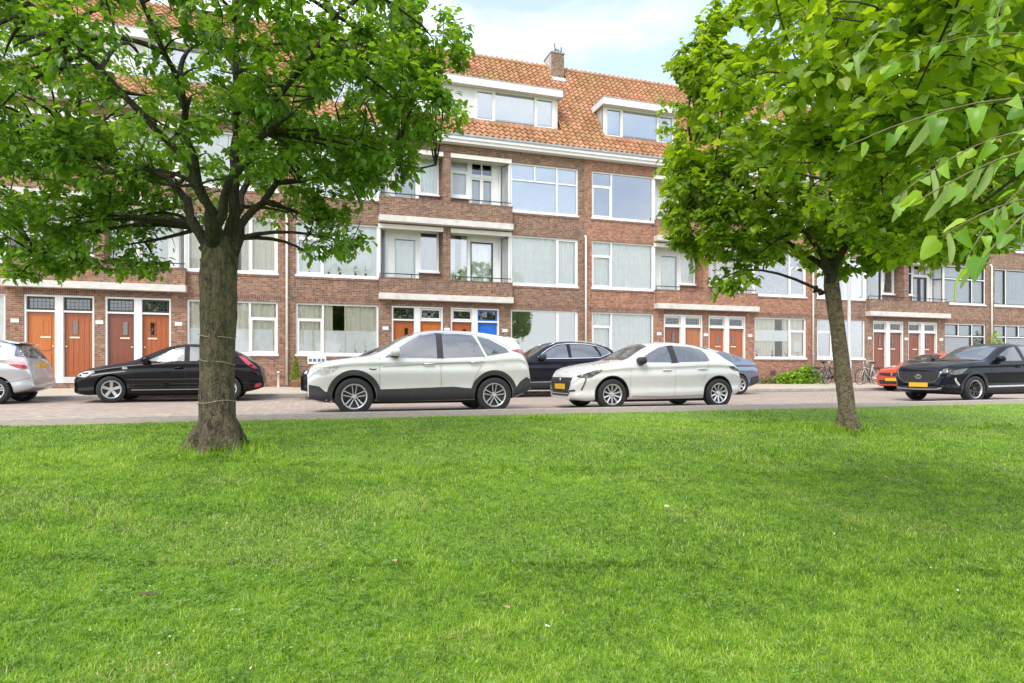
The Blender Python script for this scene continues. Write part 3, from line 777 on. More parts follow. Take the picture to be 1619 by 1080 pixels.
house(4, 'brick_dark', 'brown brick terrace house at the right end, behind the dark blue crossover', dict(
    g=((P_OLD, 'iron', 'net'), (P_SIDE, None, 'net')), f=((P_PLAIN, 'iron', 'net'), (P_SIDE, None, 'net')), s=two((P_PLAIN, 'iron', 'net')),
    doors=('wood_brown', 'wood_red', 'wood_brown', 'wood_red'), dst=('flat', 'panel', 'flat', 'flat'), fan='wwww',
    b1=two(dict()), b2=two(dict()), dorm=((1.02, 4.55, ((1.1, 4.47),)), (6.99, 10.52, ((7.07, 10.44),)))))

def chimney():
    x0, x1, y0, y1 = 10.38, 11.0, 26.5, 27.4
    c = tag(empty('chimney', (10.69, 26.5, 13.9)), 'square brick chimney with pale flashing on the tiled ridge', 'chimney')
    L = lambda a: a - 10.69
    MB().box(L(x0), L(x1), 0, .9, -.3, 1.22).build('stack', M['brick_dark'], c)
    MB().box(L(x0) - .03, L(x1) + .03, -.03, .93, 1.22, 1.29).build('cap', M['stone_sill'], c)
    MB().box(L(x0) - .012, L(x0) - .002, .02, .88, -.3, 1.2).build('plaster_side', M['chimney_plaster'], c)
    mb = MB(); mb.prism([(-.14, -.06), (-.03, .14), (-.008, .14), (-.008, -.25)], L(x0) - .08, L(x1) + .12); mb.build('flashing', M['zinc_pale'], c)
    MB().prism([(-.05, -.06), (.9, 1.0), (.9, -.1)], L(x0) - .05, L(x0) - .015).build('flashing', M['zinc_pale'], c)
    p = MB().lathe([(.13, 1.29), (.11, 1.5), (.12, 1.52), (.09, 1.52), (.09, 1.3)], 12, 'z', (.05, .3, 0)).build('chimney_pot', M['chimney_plaster'], c, True)
    p = MB().lathe([(.13, 1.29), (.11, 1.45), (.12, 1.47), (.09, 1.47), (.09, 1.3)], 12, 'z', (-.02, .65, 0)).build('chimney_pot', M['chimney_plaster'], c, True)
    MB().tube([(-.08, .12, 1.28), (-.11, .12, 1.72)], .022, 6).tube([(.22, .12, 1.28), (.21, .12, 1.58)], .026, 6).tube([(-.09, .12, 1.5), (.2, .12, 1.38)], .012, 6).build('aerial_bracket', M['iron'], c)
plain('zinc_pale', (0.55, 0.55, 0.56), .6, metal=.1, var=.2)
chimney()
# ------------------------------------------------------------------ cars
paint_mat('paint_white', (0.62, 0.62, 0.61)); paint_mat('paint_pearl', (0.63, 0.63, 0.61)); paint_mat('paint_black', (0.004, 0.004, 0.005), 0.0, 0.35, 0.004)
paint_mat('paint_navy', (0.004, 0.006, 0.013), 0.1, 0.3, 0.006); paint_mat('paint_silver', (0.58, 0.61, 0.66), 0.75, 0.3); paint_mat('paint_slate', (0.20, 0.24, 0.33), 0.6, 0.3)
paint_mat('paint_red', (0.62, 0.060, 0.018), 0.0, 0.25); paint_mat('paint_plum', (0.010, 0.010, 0.018), 0.2, 0.3, 0.008)
def car_glass():
    q = NT('car_glass'); q.base((.012, .016, .015)); q.set(Roughness=.3)
    gl = q.n('ShaderNodeBsdfGlossy', Roughness=.012); lw = q.n('ShaderNodeLayerWeight', Blend=.3); mx = q.n('ShaderNodeMixShader')
    bp = q.n('ShaderNodeBump', Strength=.30, Distance=.03); q.l(q.noise(3.4, 3), bp.inputs['Height']); q.l(bp.outputs[0], gl.inputs['Normal'])
    q.l(q.math('ADD', q.math('MULTIPLY', lw.outputs['Fresnel'], .8), .22, True), mx.inputs[0]); q.l(q.p.outputs[0], mx.inputs[1]); q.l(gl.outputs[0], mx.inputs[2]); q.l(mx.outputs[0], q.out.inputs[0]); M['car_glass'] = q.m
car_glass()
plain('cladding', (0.030, 0.030, 0.032), 0.6, var=0.25, scale=12); plain('well', (0.008, 0.008, 0.008), 0.9); plain('rubber', (0.018, 0.018, 0.018), 0.75, var=0.3, scale=10)
plain('chrome', (0.75, 0.76, 0.78), 0.15, metal=1.0, var=0.03); plain('alloy', (0.62, 0.62, 0.62), 0.32, metal=0.9, var=0.1); plain('alloy_dark', (0.05, 0.05, 0.05), 0.35, metal=0.6)
plain('lamp_clear', (0.50, 0.50, 0.46), 0.08, var=0.5, scale=26, coat=1.0); plain('lamp_dark', (0.10, 0.10, 0.10), 0.08, var=0.6, scale=26, coat=1.0); plain('lamp_red', (0.42, 0.012, 0.02), 0.1, var=0.3, scale=20, coat=1.0); plain('lamp_pale', (0.62, 0.50, 0.50), 0.1, var=0.25, scale=22, coat=1.0)
plain('plate_yellow', (0.78, 0.46, 0.03), 0.45, var=0.06); plain('seam', (0.02, 0.02, 0.02), 0.8)
plain('seam_pale', (0.30, 0.30, 0.29), 0.8)

def pchip(pts, x):
    """monotone cubic through the points"""
    xs = np.array([p[0] for p in pts], float); ys = np.array([p[1] for p in pts], float)
    h = np.diff(xs); d = np.diff(ys) / h; m = np.zeros(len(xs))
    for i in range(1, len(xs) - 1):
        if d[i-1] * d[i] > 0:
            w1, w2 = 2 * h[i] + h[i-1], h[i] + 2 * h[i-1]; m[i] = (w1 + w2) / (w1 / d[i-1] + w2 / d[i])
    m[0], m[-1] = d[0], d[-1]
    x = np.clip(x, xs[0], xs[-1]); k = np.clip(np.searchsorted(xs, x) - 1, 0, len(h) - 1); t = (x - xs[k]) / h[k]
    return (2*t**3 - 3*t**2 + 1) * ys[k] + (t**3 - 2*t**2 + t) * h[k] * m[k] + (-2*t**3 + 3*t**2) * ys[k+1] + (t**3 - t**2) * h[k] * m[k+1]

def chaikin(p, k=2):
    for _ in range(k):
        q = [p[0]]
        for a, b in zip(p[:-1], p[1:]): q += [tuple(.75*i + .25*j for i, j in zip(a, b)), tuple(.25*i + .75*j for i, j in zip(a, b))]
        p = q + [p[-1]]
    return p

class Car:
    def __init__(s, name, loc, label, group, L, W, top, belt, bottom, plan, paint, wheels, rw, style, roof_in=.70):
        s.o = tag(empty(name, loc), label, 'car', group); s.L = L; s.W = W
        xs = np.unique(np.round(np.concatenate([[0, .012, .035, .07, .12, .18], np.arange(.25, L - .25, .075), [L - .18, L - .12, L - .07, L - .035, L - .012, L]]), 4))
        T, B, Z, P = (pchip(q, xs) for q in (top, belt, bottom, plan))
        rings = []
        for x, zt, zb, z0, pf in zip(xs, T, B, Z, P):
            w = W * pf; zb = min(zb, zt - .012); g = min(max((zt - zb) / .42, 0), 1); g = g * g * (3 - 2 * g)
            wr = w * (.84 * (1 - g) + roof_in * g); zr = (zb + .72 * (zt - zb)) * (1 - g) + (zt - .055) * g
            h = zb - z0
            half = [(0, z0), (w * .80, z0), (w * .93, z0 + .03), (w * .978, z0 + .18 * h), (w * .956, z0 + .36 * h), (w * .992, z0 + .58 * h), (w * 1.008, z0 + .72 * h), (w * .960, z0 + .84 * h), (w * .990, z0 + .93 * h), (w * (.955 * g + .93 * (1 - g)), zb)]
            if g > .02: half += [(w * .955 * (1 - .5) + wr * .5 + .012 * g, zb + .5 * (zr - zb))]
            else: half += [(w * .90, zb + .5 * (zr - zb))]
            half += [(wr, zr), (wr * .80, zt - .018 * (1 + g)), (wr * .4, zt - .004), (0, zt)]
            half = chaikin(half, 2)
            ring = [(x, y, z) for y, z in half] + [(x, -y, z) for y, z in half[-2:0:-1]]
            rings.append(ring)
        n = len(rings[0]); vs_ = [p for r_ in rings for p in r_]; fs = []
        for i in range(len(rings) - 1):
            for j in range(n):
                j2 = (j + 1) % n; fs.append((i*n + j, i*n + j2, (i+1)*n + j2, (i+1)*n + j))
        k = len(rings) - 1
        fs += [tuple(range(n))[::-1], tuple(k*n + j for j in range(n))]
        mb = MB().add(vs_, fs); me = mb.mesh('body', [M[paint], M['well']], True)
        bm = bmesh.new(); bm.from_mesh(me); s.bvh = BVHTree.FromBMesh(bm); bm.free()
        body = bpy.data.objects.new('body', me); link(body, s.o)
        # wheel housings
        ra = rw + .05; cut = MB()
        for wx in wheels:
            for sgn in (-1, 1):
                ya, yb = sgn * (W - .27), sgn * (W + .3); nn = 40
                pr = [(wx + ra * math.cos(2*math.pi*j/nn), rw + ra * math.sin(2*math.pi*j/nn)) for j in range(nn)]
                cut.prism(pr, min(ya, yb), max(ya, yb), 'y', 1)
        cm = cut.mesh('cut', [M[paint], M['well']]); co = bpy.data.objects.new('cut', cm); co.location = loc; COL.objects.link(co)
        md = body.modifiers.new('b', 'BOOLEAN'); md.object = co; md.operation = 'DIFFERENCE'; md.solver = 'EXACT'
        dg = bpy.context.evaluated_depsgraph_get(); dg.update()
        nm = bpy.data.meshes.new_from_object(body.evaluated_get(dg)); body.modifiers.clear(); body.data = nm; nm.name = 'body'
        smooth_by_angle(nm, 38)
        bpy.data.objects.remove(co)
        s.wheels = wheels; s.rw = rw
        for i, wx in enumerate(wheels):
            for sgn in (-1, 1):
                wheel(s.o, (wx, sgn * (W - .115), rw), rw, sgn, style, s.steer if hasattr(s, 'steer') and i == 0 else 0)
        s.body = body
    def cast(s, p, d):
        h = s.bvh.ray_cast(Vector(p), Vector(d)); return h[0], h[1]
    def patch(s, name, poly, mat, face='left', eps=.004, res=.05, parent=None, smooth=True, both=False):
        """lay a panel given by its outline in the face's plane onto the body. left/right: (x,z) front/rear: (y,z) top: (x,y)"""
        faces_ = ('left', 'right') if both else (face,)
        out = None
        for fc in faces_:
            pts = []; n = len(poly)
            for i in range(n):
                a, b = Vector(poly[i]), Vector(poly[(i+1) % n]); k = max(1, int((b - a).length / res))
                for j in range(k): pts.append(a.lerp(b, j / k))
            m = len(pts); edges = [(i, (i+1) % m) for i in range(m)]
            x0, x1 = min(p.x for p in pts), max(p.x for p in pts); y0, y1 = min(p.y for p in pts), max(p.y for p in pts)
            xx = x0 + res * .5
            while xx < x1:
                yy = y0 + res * .5
                while yy < y1:
                    q = Vector((xx, yy))
                    if inside(q, pts) and min((q - p).length for p in pts) > res * .4: pts.append(q)
                    yy += res
                xx += res
            vv, ee, ff, *_ = geometry.delaunay_2d_cdt(pts, edges, [list(range(m))], 1, 1e-5)
            vs_ = []; ok = []
            for q in vv:
                if fc == 'left': o_, d = (q.x, -3, q.y), (0, 1, 0)
                elif fc == 'right': o_, d = (q.x, 3, q.y), (0, -1, 0)
                elif fc == 'front': o_, d = (-2, q.x, q.y), (1, 0, 0)
                elif fc == 'rear': o_, d = (s.L + 2, q.x, q.y), (-1, 0, 0)
                else: o_, d = (q.x, q.y, 4), (0, 0, -1)
                h, nn = s.cast(o_, d)
                if h is None: vs_.append((0, 0, 0)); ok.append(False)
                else:
                    if nn.dot(Vector(d)) > 0: nn = -nn
                    vs_.append(h + nn * eps); ok.append(True)
            fs = [f for f in ff if all(ok[i] for i in f)]
            used = sorted({i for f in fs for i in f}); mp = {i: k for k, i in enumerate(used)}
            mb = MB().add([vs_[i] for i in used], [tuple(mp[i] for i in f) for f in fs])
            out = mb.build(name, M[mat], parent or s.o, smooth, fix=True)
        return out
    def strip(s, name, line, w, mat, face='left', eps=.003, both=False, parent=None):
        up, dn = [], []
        for i, p in enumerate(line):
            a = Vector(line[max(i-1, 0)]); b = Vector(line[min(i+1, len(line)-1)]); t = (b - a).normalized(); nn = Vector((-t.y, t.x)) * w / 2
            up.append(tuple(Vector(p) + nn)); dn.append(tuple(Vector(p) - nn))
        return s.patch(name, up + dn[::-1], mat, face, eps, .06, parent, True, both)
    def arch(s, r0, r1, zmin, mat='cladding', both=True, eps=.012):
        for wx in s.wheels:
            a0 = math.asin(max(-1, (zmin - s.rw) / r1)); n = 22
            angs = [a0 + (math.pi - 2*a0) * i / n for i in range(n + 1)]
            poly = [(wx + r1*math.cos(a), s.rw + r1*math.sin(a)) for a in angs] + [(wx + r0*math.cos(a), max(zmin, s.rw + r0*math.sin(a))) for a in angs[::-1]]
            s.patch('arch_trim', poly, mat, 'left', eps, .05, None, True, both)
    def mirror(s, x, z, mat, size=1.0):
        for sgn, fc in ((-1, (0, 1, 0)), (1, (0, -1, 0))):
            h, n = s.cast((x + .08, sgn * 3, z), fc)
            if h is None: continue
            y = h.y + sgn * .11
            mb = MB(); nn = 10; rings = []
            for k, (dx, sc) in enumerate(((-.10, .45), (-.07, .82), (-.01, 1.0), (.05, .98), (.075, .9))):
                rings.append([(x + dx * size, y + sgn * (.105 * sc * size * (abs(math.cos(t)) ** .7) * (1 if math.cos(t) >= 0 else -1)), z + .01 + .075 * sc * size * (abs(math.sin(t)) ** .7) * (1 if math.sin(t) >= 0 else -1)) for t in [2*math.pi*j/nn for j in range(nn)]])
            vs_ = [p for r_ in rings for p in r_]; fs = [(i*nn+j, i*nn+(j+1) % nn, (i+1)*nn+(j+1) % nn, (i+1)*nn+j) for i in range(4) for j in range(nn)] + [tuple(range(nn)), tuple(range(4*nn, 5*nn))]
            mo = MB().add(vs_, fs).build('mirror', M[mat], s.o, True)
            MB().box(x - .03, x + .05, min(h.y - sgn * .02, y), max(h.y - sgn * .02, y), z - .085, z - .045).build('mirror_arm', M['cladding'], mo)
    def handle(s, x, z, mat='chrome'):
        for sgn, d in ((-1, (0, 1, 0)), (1, (0, -1, 0))):
            h, n = s.cast((x, sgn * 3, z), d)
            if h: MB().tube([(x - .10, h.y, z), (x - .08, h.y + sgn * .03, z + .004), (x + .08, h.y + sgn * .03, z + .008), (x + .10, h.y, z + .008)], [.012, .016, .016, .012], 6).build('door_handle', M[mat], s.o, True)
    def plate(s, face, z, w=.52, h=.11, y=0.0):
        d = (1, 0, 0) if face == 'front' else (-1, 0, 0)
        hh, n = s.cast((-2 if face == 'front' else s.L + 2, y, z), d)
        x = hh.x; e = -1 if face == 'front' else 1
        a, b = sorted((x + e * .004, x + e * .022))
        p = MB().box(a, b, y - w/2, y + w/2, z - h/2, z + h/2).build('number_plate', M['plate_yellow'], s.o)
        return p
    def roof_rail(s, x0, x1, mat='chrome'):
        for sgn in (-1, 1):
            pts = []
            for i in range(9):
                x = x0 + (x1 - x0) * i / 8; h, n = s.cast((x, sgn * s.W * .60, 4), (0, 0, -1)); pts.append((x, h.y, h.z + (.035 if 0 < i < 8 else -.005)))
            MB().tube(pts, .016, 6).build('roof_rail', M[mat], s.o, True)

def inside(q, poly):
    c = False; n = len(poly); j = n - 1
    for i in range(n):
        a, b = poly[i], poly[j]
        if (a.y > q.y) != (b.y > q.y) and q.x < (b.x - a.x) * (q.y - a.y) / (b.y - a.y) + a.x: c = not c
        j = i
    return c

def wheel(parent, c, r, sgn, style, steer=0.0):
    """wheel > tyre, rim, spokes"""
    w = empty('wheel', c, steer, parent)
    def tyre():
        t = .105; rr = r * .70
        return MB().lathe([(rr, -t), (r*.88, -t*1.04), (r*.965, -t*.92), (r, -t*.68), (r, -t*.25), (r*.992, -t*.2), (r*.992, t*.2), (r, t*.25), (r, t*.68), (r*.965, t*.92), (r*.88, t*1.04), (rr, t)], 44, 'y').mesh('tyre', M['rubber'], True)
    inst(cached(('tyre', r), tyre), 'tyre', w)
    n, sw, dark, twin = style; R1 = r * .70
    def rim():
        mb = MB(); y = -.085
        mb.lathe([(R1 + .003, .1), (R1 - .02, .09), (R1 - .035, -.02), (R1 - .03, y), (R1 - .012, y - .012), (R1 + .003, y)], 44, 'y', mi=0)
        mb.lathe([(R1 - .034, .0), (.05, .03), (.001, .03)], 30, 'y', mi=1)
        return mb.mesh('rim', [M['alloy'], M['alloy_dark' if True else 'alloy']], True, False)
    inst(cached(('rim', r), rim), 'rim', w, (0, 0, 0), (0, 0, 0 if sgn < 0 else math.pi))
    def spokes():
        mb = MB(); y = -.08
        for k in range(n):
            a = 2 * math.pi * k / n + .3
            offs = (0,) if not twin else (-twin, twin)
            for o in offs:
                ca, sa = math.cos(a), math.sin(a)
                def P(rad, lat, yy): return (ca * rad - sa * lat, yy, sa * rad + ca * lat)
                l0, l1 = o * .45, o
                w0, w1 = sw * .8, sw
                q = [P(.035, l0 - w0/2, y + .03), P(.035, l0 + w0/2, y + .03), P(R1 - .02, l1 + w1/2, y), P(R1 - .02, l1 - w1/2, y)]
                b = [(p[0], p[1] + .035, p[2]) for p in q]
                mb.add(q + b, [(0, 1, 2, 3), (7, 6, 5, 4), (0, 4, 5, 1), (1, 5, 6, 2), (2, 6, 7, 3), (3, 7, 4, 0)])
        mb.lathe([(.001, y + .005), (.035, y + .005), (.045, y + .02), (.045, y + .06)], 16, 'y')
        return mb.mesh('spokes', M['alloy_dark' if dark else 'alloy'])
    inst(cached(('spokes', r, style), spokes), 'spokes', w, (0, 0, 0), (0, 0, 0 if sgn < 0 else math.pi))
    return w

NEARY, FARY = 11.58, 17.17
GN, GF = 'cars parked along the near kerb', 'cars parked along the far kerb'
UNDER = lambda c, zb, x0, x1: MB().box(x0, x1, -c.W * .72, c.W * .72, zb - .05, zb + .06).build('underbody', M['well'], c.o)

# --- white compact crossover (front to the left), near kerb
W_ = .885
c = Car('parked_car', (0.778 - .80, NEARY + W_ , .012), 'white compact crossover with black wheel-arch trim and machined alloy wheels by the lawn', GN, 4.21, W_,
    top=[(0, .78), (.06, .88), (.25, .965), (.75, 1.045), (1.10, 1.10), (1.30, 1.20), (1.75, 1.455), (2.05, 1.555), (2.5, 1.60), (3.1, 1.585), (3.6, 1.525), (3.95, 1.45), (4.02, 1.34), (4.11, 1.10), (4.18, .82), (4.21, .58)],
    belt=[(0, .70), (.2, .88), (.8, .985), (1.25, 1.0), (2.5, 1.02), (3.4, 1.055), (3.9, 1.09), (4.12, .98), (4.21, .55)],
    bottom=[(0, .30), (.25, .22), (.6, .22), (3.7, .24), (4.0, .32), (4.21, .42)],
    plan=[(0, .70), (.05, .80), (.18, .90), (.4, .96), (.9, .985), (2.0, 1.0), (3.3, .995), (3.8, .955), (4.05, .89), (4.21, .76)],
    paint='paint_pearl', wheels=(.80, 3.404), rw=.335, style=(5, .022, False, .042))
c.patch('side_window', [(1.34, 1.04), (1.78, 1.34), (2.02, 1.46), (2.25, 1.492), (2.30, 1.49), (2.30, 1.03)], 'car_glass', both=True)
c.patch('side_window', [(2.42, 1.035), (2.42, 1.497), (2.75, 1.50), (3.02, 1.478), (3.12, 1.30), (3.22, 1.065)], 'car_glass', both=True)
c.patch('side_window', [(3.10, 1.463), (3.35, 1.40), (3.66, 1.235), (3.72, 1.155), (3.27, 1.08), (3.20, 1.22)], 'car_glass', both=True)
c.strip('window_trim', [(1.50, 1.20), (1.80, 1.385), (2.05, 1.49), (2.4, 1.527), (2.8, 1.527), (3.1, 1.495), (3.4, 1.415), (3.68, 1.28), (3.80, 1.205), (4.0, 1.175)], .018, 'chrome', both=True, eps=.007)
c.strip('pillar', [(2.36, 1.025), (2.36, 1.505)], .17, 'cladding', both=True, eps=.0035)
c.patch('windscreen', [(1.24, -.62), (1.24, .62), (1.90, .50), (1.98, 0), (1.90, -.50)], 'car_glass', 'top')
c.patch('sill_trim', [(.42, .22), (1.22, .24), (3.0, .26), (3.0, .46), (2.6, .50), (1.8, .475), (1.25, .46), (1.2, .30), (.42, .3)], 'cladding', both=True, eps=.008)
c.arch(.388, .475, .26)
c.patch('bumper_trim', [(.03, .30), (.40, .23), (.42, .40), (.30, .43), (.20, .52), (.03, .55)], 'cladding', both=True, eps=.008)
c.patch('bumper_trim', [(-.6, .30), (.6, .30), (.6, .50), (-.6, .50)], 'cladding', 'front', eps=.008)
c.patch('bumper_trim', [(3.80, .30), (4.205, .42), (4.20, .62), (4.08, .68), (3.93, .58), (3.84, .46)], 'cladding', both=True, eps=.010)
c.patch('bumper_trim', [(-.7, .44), (.7, .44), (.7, .66), (-.7, .66)], 'cladding', 'rear', eps=.010)
c.patch('headlight', [(.075, .80), (.16, .73), (.30, .72), (.46, .79), (.56, .885), (.30, .865), (.12, .85)], 'lamp_clear', both=True, eps=.006)
c.patch('grille', [(-.5, .62), (.5, .62), (.58, .80), (-.58, .80)], 'cladding', 'front', eps=.006)
c.patch('tail_light', [(3.78, 1.19), (4.0, 1.13), (4.13, .94), (4.155, .90), (4.10, 1.12), (4.02, 1.21), (3.9, 1.215)], 'lamp_red', both=True, eps=.008)
c.patch('rear_window', [(-.55, 1.17), (.55, 1.17), (.48, 1.38), (-.48, 1.38)], 'car_glass', 'rear', eps=.006)
MB().prism([(3.72, 1.478), (3.95, 1.432), (4.06, 1.418), (4.05, 1.395), (3.9, 1.40)], -.55, .55, 'y').build('spoiler', M['paint_pearl'], c.o)
for x in (1.235, 2.36): c.strip('door_seam', [(x + .02, 1.06), (x, .80), (x + .015, .45)], .009, 'seam_pale', both=True)
c.strip('door_seam', [(3.22, 1.09), (3.20, .95), (3.08, .80), (2.98, .55)], .009, 'seam_pale', both=True)
c.strip('crease_shade', [(1.3, .865), (2.3, .93), (3.2, .965)], .014, 'seam_pale', both=True, eps=.002)  # thin grey strip: shade of the body crease laid on as colour
c.patch('fuel_flap', [(3.40, .80), (3.60, .80), (3.61, .985), (3.41, .975)], 'paint_white', 'left', .005)
c.strip('badge', [(1.06, .83), (1.14, .815), (1.19, .83)], .02, 'seam', both=True, eps=.005)
c.mirror(1.52, 1.125, 'paint_pearl'); c.handle(2.14, .915, 'alloy'); c.handle(3.02, .955, 'alloy'); UNDER(c, .24, .6, 3.6)

# --- white supermini hatchback, near kerb
W_ = .872
c = Car('parked_car', (5.88 - .80, NEARY + W_, .012), 'glossy white hatchback with black mirrors and a yellow front plate beside the lawn', GN, 4.055, W_,
    top=[(0, .62), (.05, .74), (.2, .85), (.6, .955), (1.02, 1.02), (1.22, 1.08), (1.65, 1.31), (1.95, 1.41), (2.3, 1.435), (2.75, 1.41), (3.2, 1.32), (3.45, 1.25), (3.60, 1.13), (3.80, .98), (3.95, .88), (4.03, .66), (4.055, .50)],
    belt=[(0, .56), (.2, .78), (.7, .87), (1.2, .915), (2.4, .95), (3.3, .985), (3.7, .965), (3.95, .83), (4.055, .48)],
    bottom=[(0, .22), (.3, .17), (.6, .18), (3.5, .20), (3.85, .26), (4.055, .34)],
    plan=[(0, .66), (.05, .77), (.18, .89), (.45, .965), (.9, .985), (2.0, 1.0), (3.2, .985), (3.65, .94), (3.9, .87), (4.055, .74)],
    paint='paint_white', wheels=(.80, 3.34), rw=.315, style=(10, .036, False, 0))
c.patch('side_window', [(1.40, .975), (1.72, 1.17), (1.98, 1.295), (2.16, 1.325), (2.19, .975)], 'car_glass', both=True)
c.patch('side_window', [(2.34, .98), (2.31, 1.33), (2.7, 1.315), (3.0, 1.255), (3.10, 1.16), (3.13, 1.02), (3.05, 1.0)], 'car_glass', both=True)
c.strip('pillar', [(2.27, .96), (2.24, 1.335)], .19, 'cladding', both=True, eps=.003)
c.patch('windscreen', [(1.12, -.64), (1.05, 0), (1.12, .64), (1.76, .52), (1.84, 0), (1.76, -.52)], 'car_glass', 'top')
c.patch('headlight', [(.085, .665), (.22, .64), (.34, .66), (.50, .745), (.60, .82), (.42, .80), (.22, .745), (.10, .70)], 'lamp_dark', both=True, eps=.006)
c.strip('daytime_light', [(.24, .655), (.20, .52), (.155, .40)], .03, 'lamp_dark', both=True, eps=.007)
c.patch('grille', [(-.42, .34), (.42, .34), (.54, .52), (.56, .66), (-.56, .66), (-.54, .52)], 'cladding', 'front', .006)
c.strip('bumper_slot', [(-.66, .40), (-.5, .38), (-.42, .30), (.42, .30), (.5, .38), (.66, .40)], .035, 'cladding', 'front', .008)
c.patch('front_emblem', [(-.03, .58), (.03, .58), (.045, .64), (0, .66), (-.045, .64)], 'chrome', 'front', .012)
c.plate('front', .47)
c.patch('tail_light', [(3.62, .90), (3.75, .90), (3.90, .83), (3.94, .79), (3.78, .80), (3.66, .85)], 'lamp_dark', both=True, eps=.006)
c.patch('rear_window', [(-.5, .99), (.5, .99), (.46, 1.2), (-.46, 1.2)], 'car_glass', 'rear', .006)
MB().prism([(3.2, 1.325), (3.47, 1.258), (3.58, 1.238), (3.56, 1.21), (3.4, 1.22)], -.5, .5, 'y').build('spoiler', M['paint_white'], c.o)
c.strip('door_seam', [(1.24, .93), (1.20, .70), (1.21, .30)], .008, 'seam_pale', both=True); c.strip('door_seam', [(2.26, .955), (2.25, .60), (2.25, .28)], .008, 'seam_pale', both=True)
c.strip('door_seam', [(3.10, .99), (3.05, .80), (2.92, .60)], .008, 'seam_pale', both=True)
c.arch(.362, .385, .2, 'well', True, .004)
c.strip('sill_line', [(1.25, .27), (2.0, .25), (2.95, .28)], .02, 'seam_pale', both=True, eps=.004)
c.mirror(1.44, 1.0, 'cladding'); c.handle(2.06, .81, 'paint_white'); c.handle(2.92, .835, 'paint_white'); UNDER(c, .2, .6, 3.5)

# --- dark blue crossover at the right, near kerb
W_ = .885
c = Car('parked_car', (15.95 - .86, NEARY + W_ - .05, .012), 'dark blue crossover with black alloys and a yellow plate, nose towards the lawn tree', GN, 4.275, W_,
    top=[(0, .80), (.06, .90), (.3, .985), (.8, 1.045), (1.30, 1.085), (1.50, 1.16), (2.0, 1.415), (2.3, 1.51), (2.7, 1.545), (3.2, 1.51), (3.65, 1.42), (3.85, 1.35), (4.0, 1.15), (4.15, 1.0), (4.23, .8), (4.275, .6)],
    belt=[(0, .72), (.25, .90), (.9, .985), (1.5, 1.0), (2.6, 1.03), (3.5, 1.08), (3.95, 1.06), (4.18, .9), (4.275, .58)],
    bottom=[(0, .30), (.3, .22), (.6, .22), (3.7, .24), (4.05, .32), (4.275, .40)],
    plan=[(0, .70), (.05, .80), (.18, .905), (.45, .965), (.9, .985), (2.0, 1.0), (3.3, .99), (3.8, .95), (4.1, .87), (4.275, .74)],
    paint='paint_navy', wheels=(.86, 3.43), rw=.335, style=(6, .03, True, .03))
c.patch('side_window', [(1.62, 1.05), (2.02, 1.27), (2.28, 1.39), (2.52, 1.435), (2.55, 1.06)], 'car_glass', both=True)
c.patch('side_window', [(2.68, 1.07), (2.66, 1.44), (3.0, 1.43), (3.35, 1.36), (3.62, 1.22), (3.55, 1.12)], 'car_glass', both=True)
c.patch('windscreen', [(1.36, -.66), (1.30, 0), (1.36, .66), (2.08, .53), (2.16, 0), (2.08, -.53)], 'car_glass', 'top')
c.patch('grille', [(-.40, .50), (.40, .50), (.56, .62), (.60, .78), (-.60, .78), (-.56, .62)], 'cladding', 'front', .006)
c.strip('grille_trim', [(-.60, .78), (-.56, .62), (-.40, .50), (.40, .50), (.56, .62), (.60, .78)], .03, 'chrome', 'front', .010)
c.patch('front_emblem', [(-.10, .65), (-.06, .60), (0, .585), (.06, .60), (.10, .65), (.06, .70), (0, .715), (-.06, .70)], 'alloy', 'front', .012)
c.patch('front_emblem', [(-.075, .66), (0, .61), (.075, .66), (.05, .685), (0, .64), (-.05, .685)], 'chrome', 'front', .016)
c.plate('front', .44)
c.patch('bumper_trim', [(-.62, .30), (.62, .30), (.55, .40), (-.55, .40)], 'cladding', 'front', .007)
c.strip('bumper_trim', [(-.62, .37), (-.5, .335), (0, .325), (.5, .335), (.62, .37)], .03, 'alloy', 'front', .012)
c.patch('headlight', [(.06, .74), (.2, .70), (.38, .72), (.56, .82), (.64, .88), (.4, .86), (.18, .82)], 'lamp_dark', both=True, eps=.006)
c.patch('headlight', [(-.60, .74), (-.62, .84), (-.70, .86), (-.72, .74)], 'lamp_dark', 'front', .006); c.patch('headlight', [(.60, .74), (.62, .84), (.70, .86), (.72, .74)], 'lamp_dark', 'front', .006)
c.strip('fog_light', [(.22, .62), (.27, .53), (.36, .44)], .05, 'lamp_clear', both=True, eps=.008)
c.arch(.388, .465, .24); c.patch('sill_trim', [(1.28, .23), (3.0, .25), (3.0, .40), (1.28, .38)], 'cladding', both=True, eps=.008); c.strip('sill_trim', [(1.3, .40), (3.0, .425)], .035, 'alloy', both=True, eps=.012)
for x in (1.42, 2.62): c.strip('door_seam', [(x, 1.0), (x - .02, .72), (x, .42)], .008, 'seam', both=True)
c.strip('bonnet_line', [(.35, .94), (.9, 1.005), (1.35, 1.02)], .012, 'seam', both=True, eps=.002)
c.mirror(1.70, 1.10, 'paint_navy'); c.handle(2.40, .90, 'paint_navy'); c.handle(3.28, .93, 'paint_navy'); UNDER(c, .24, .65, 3.7)

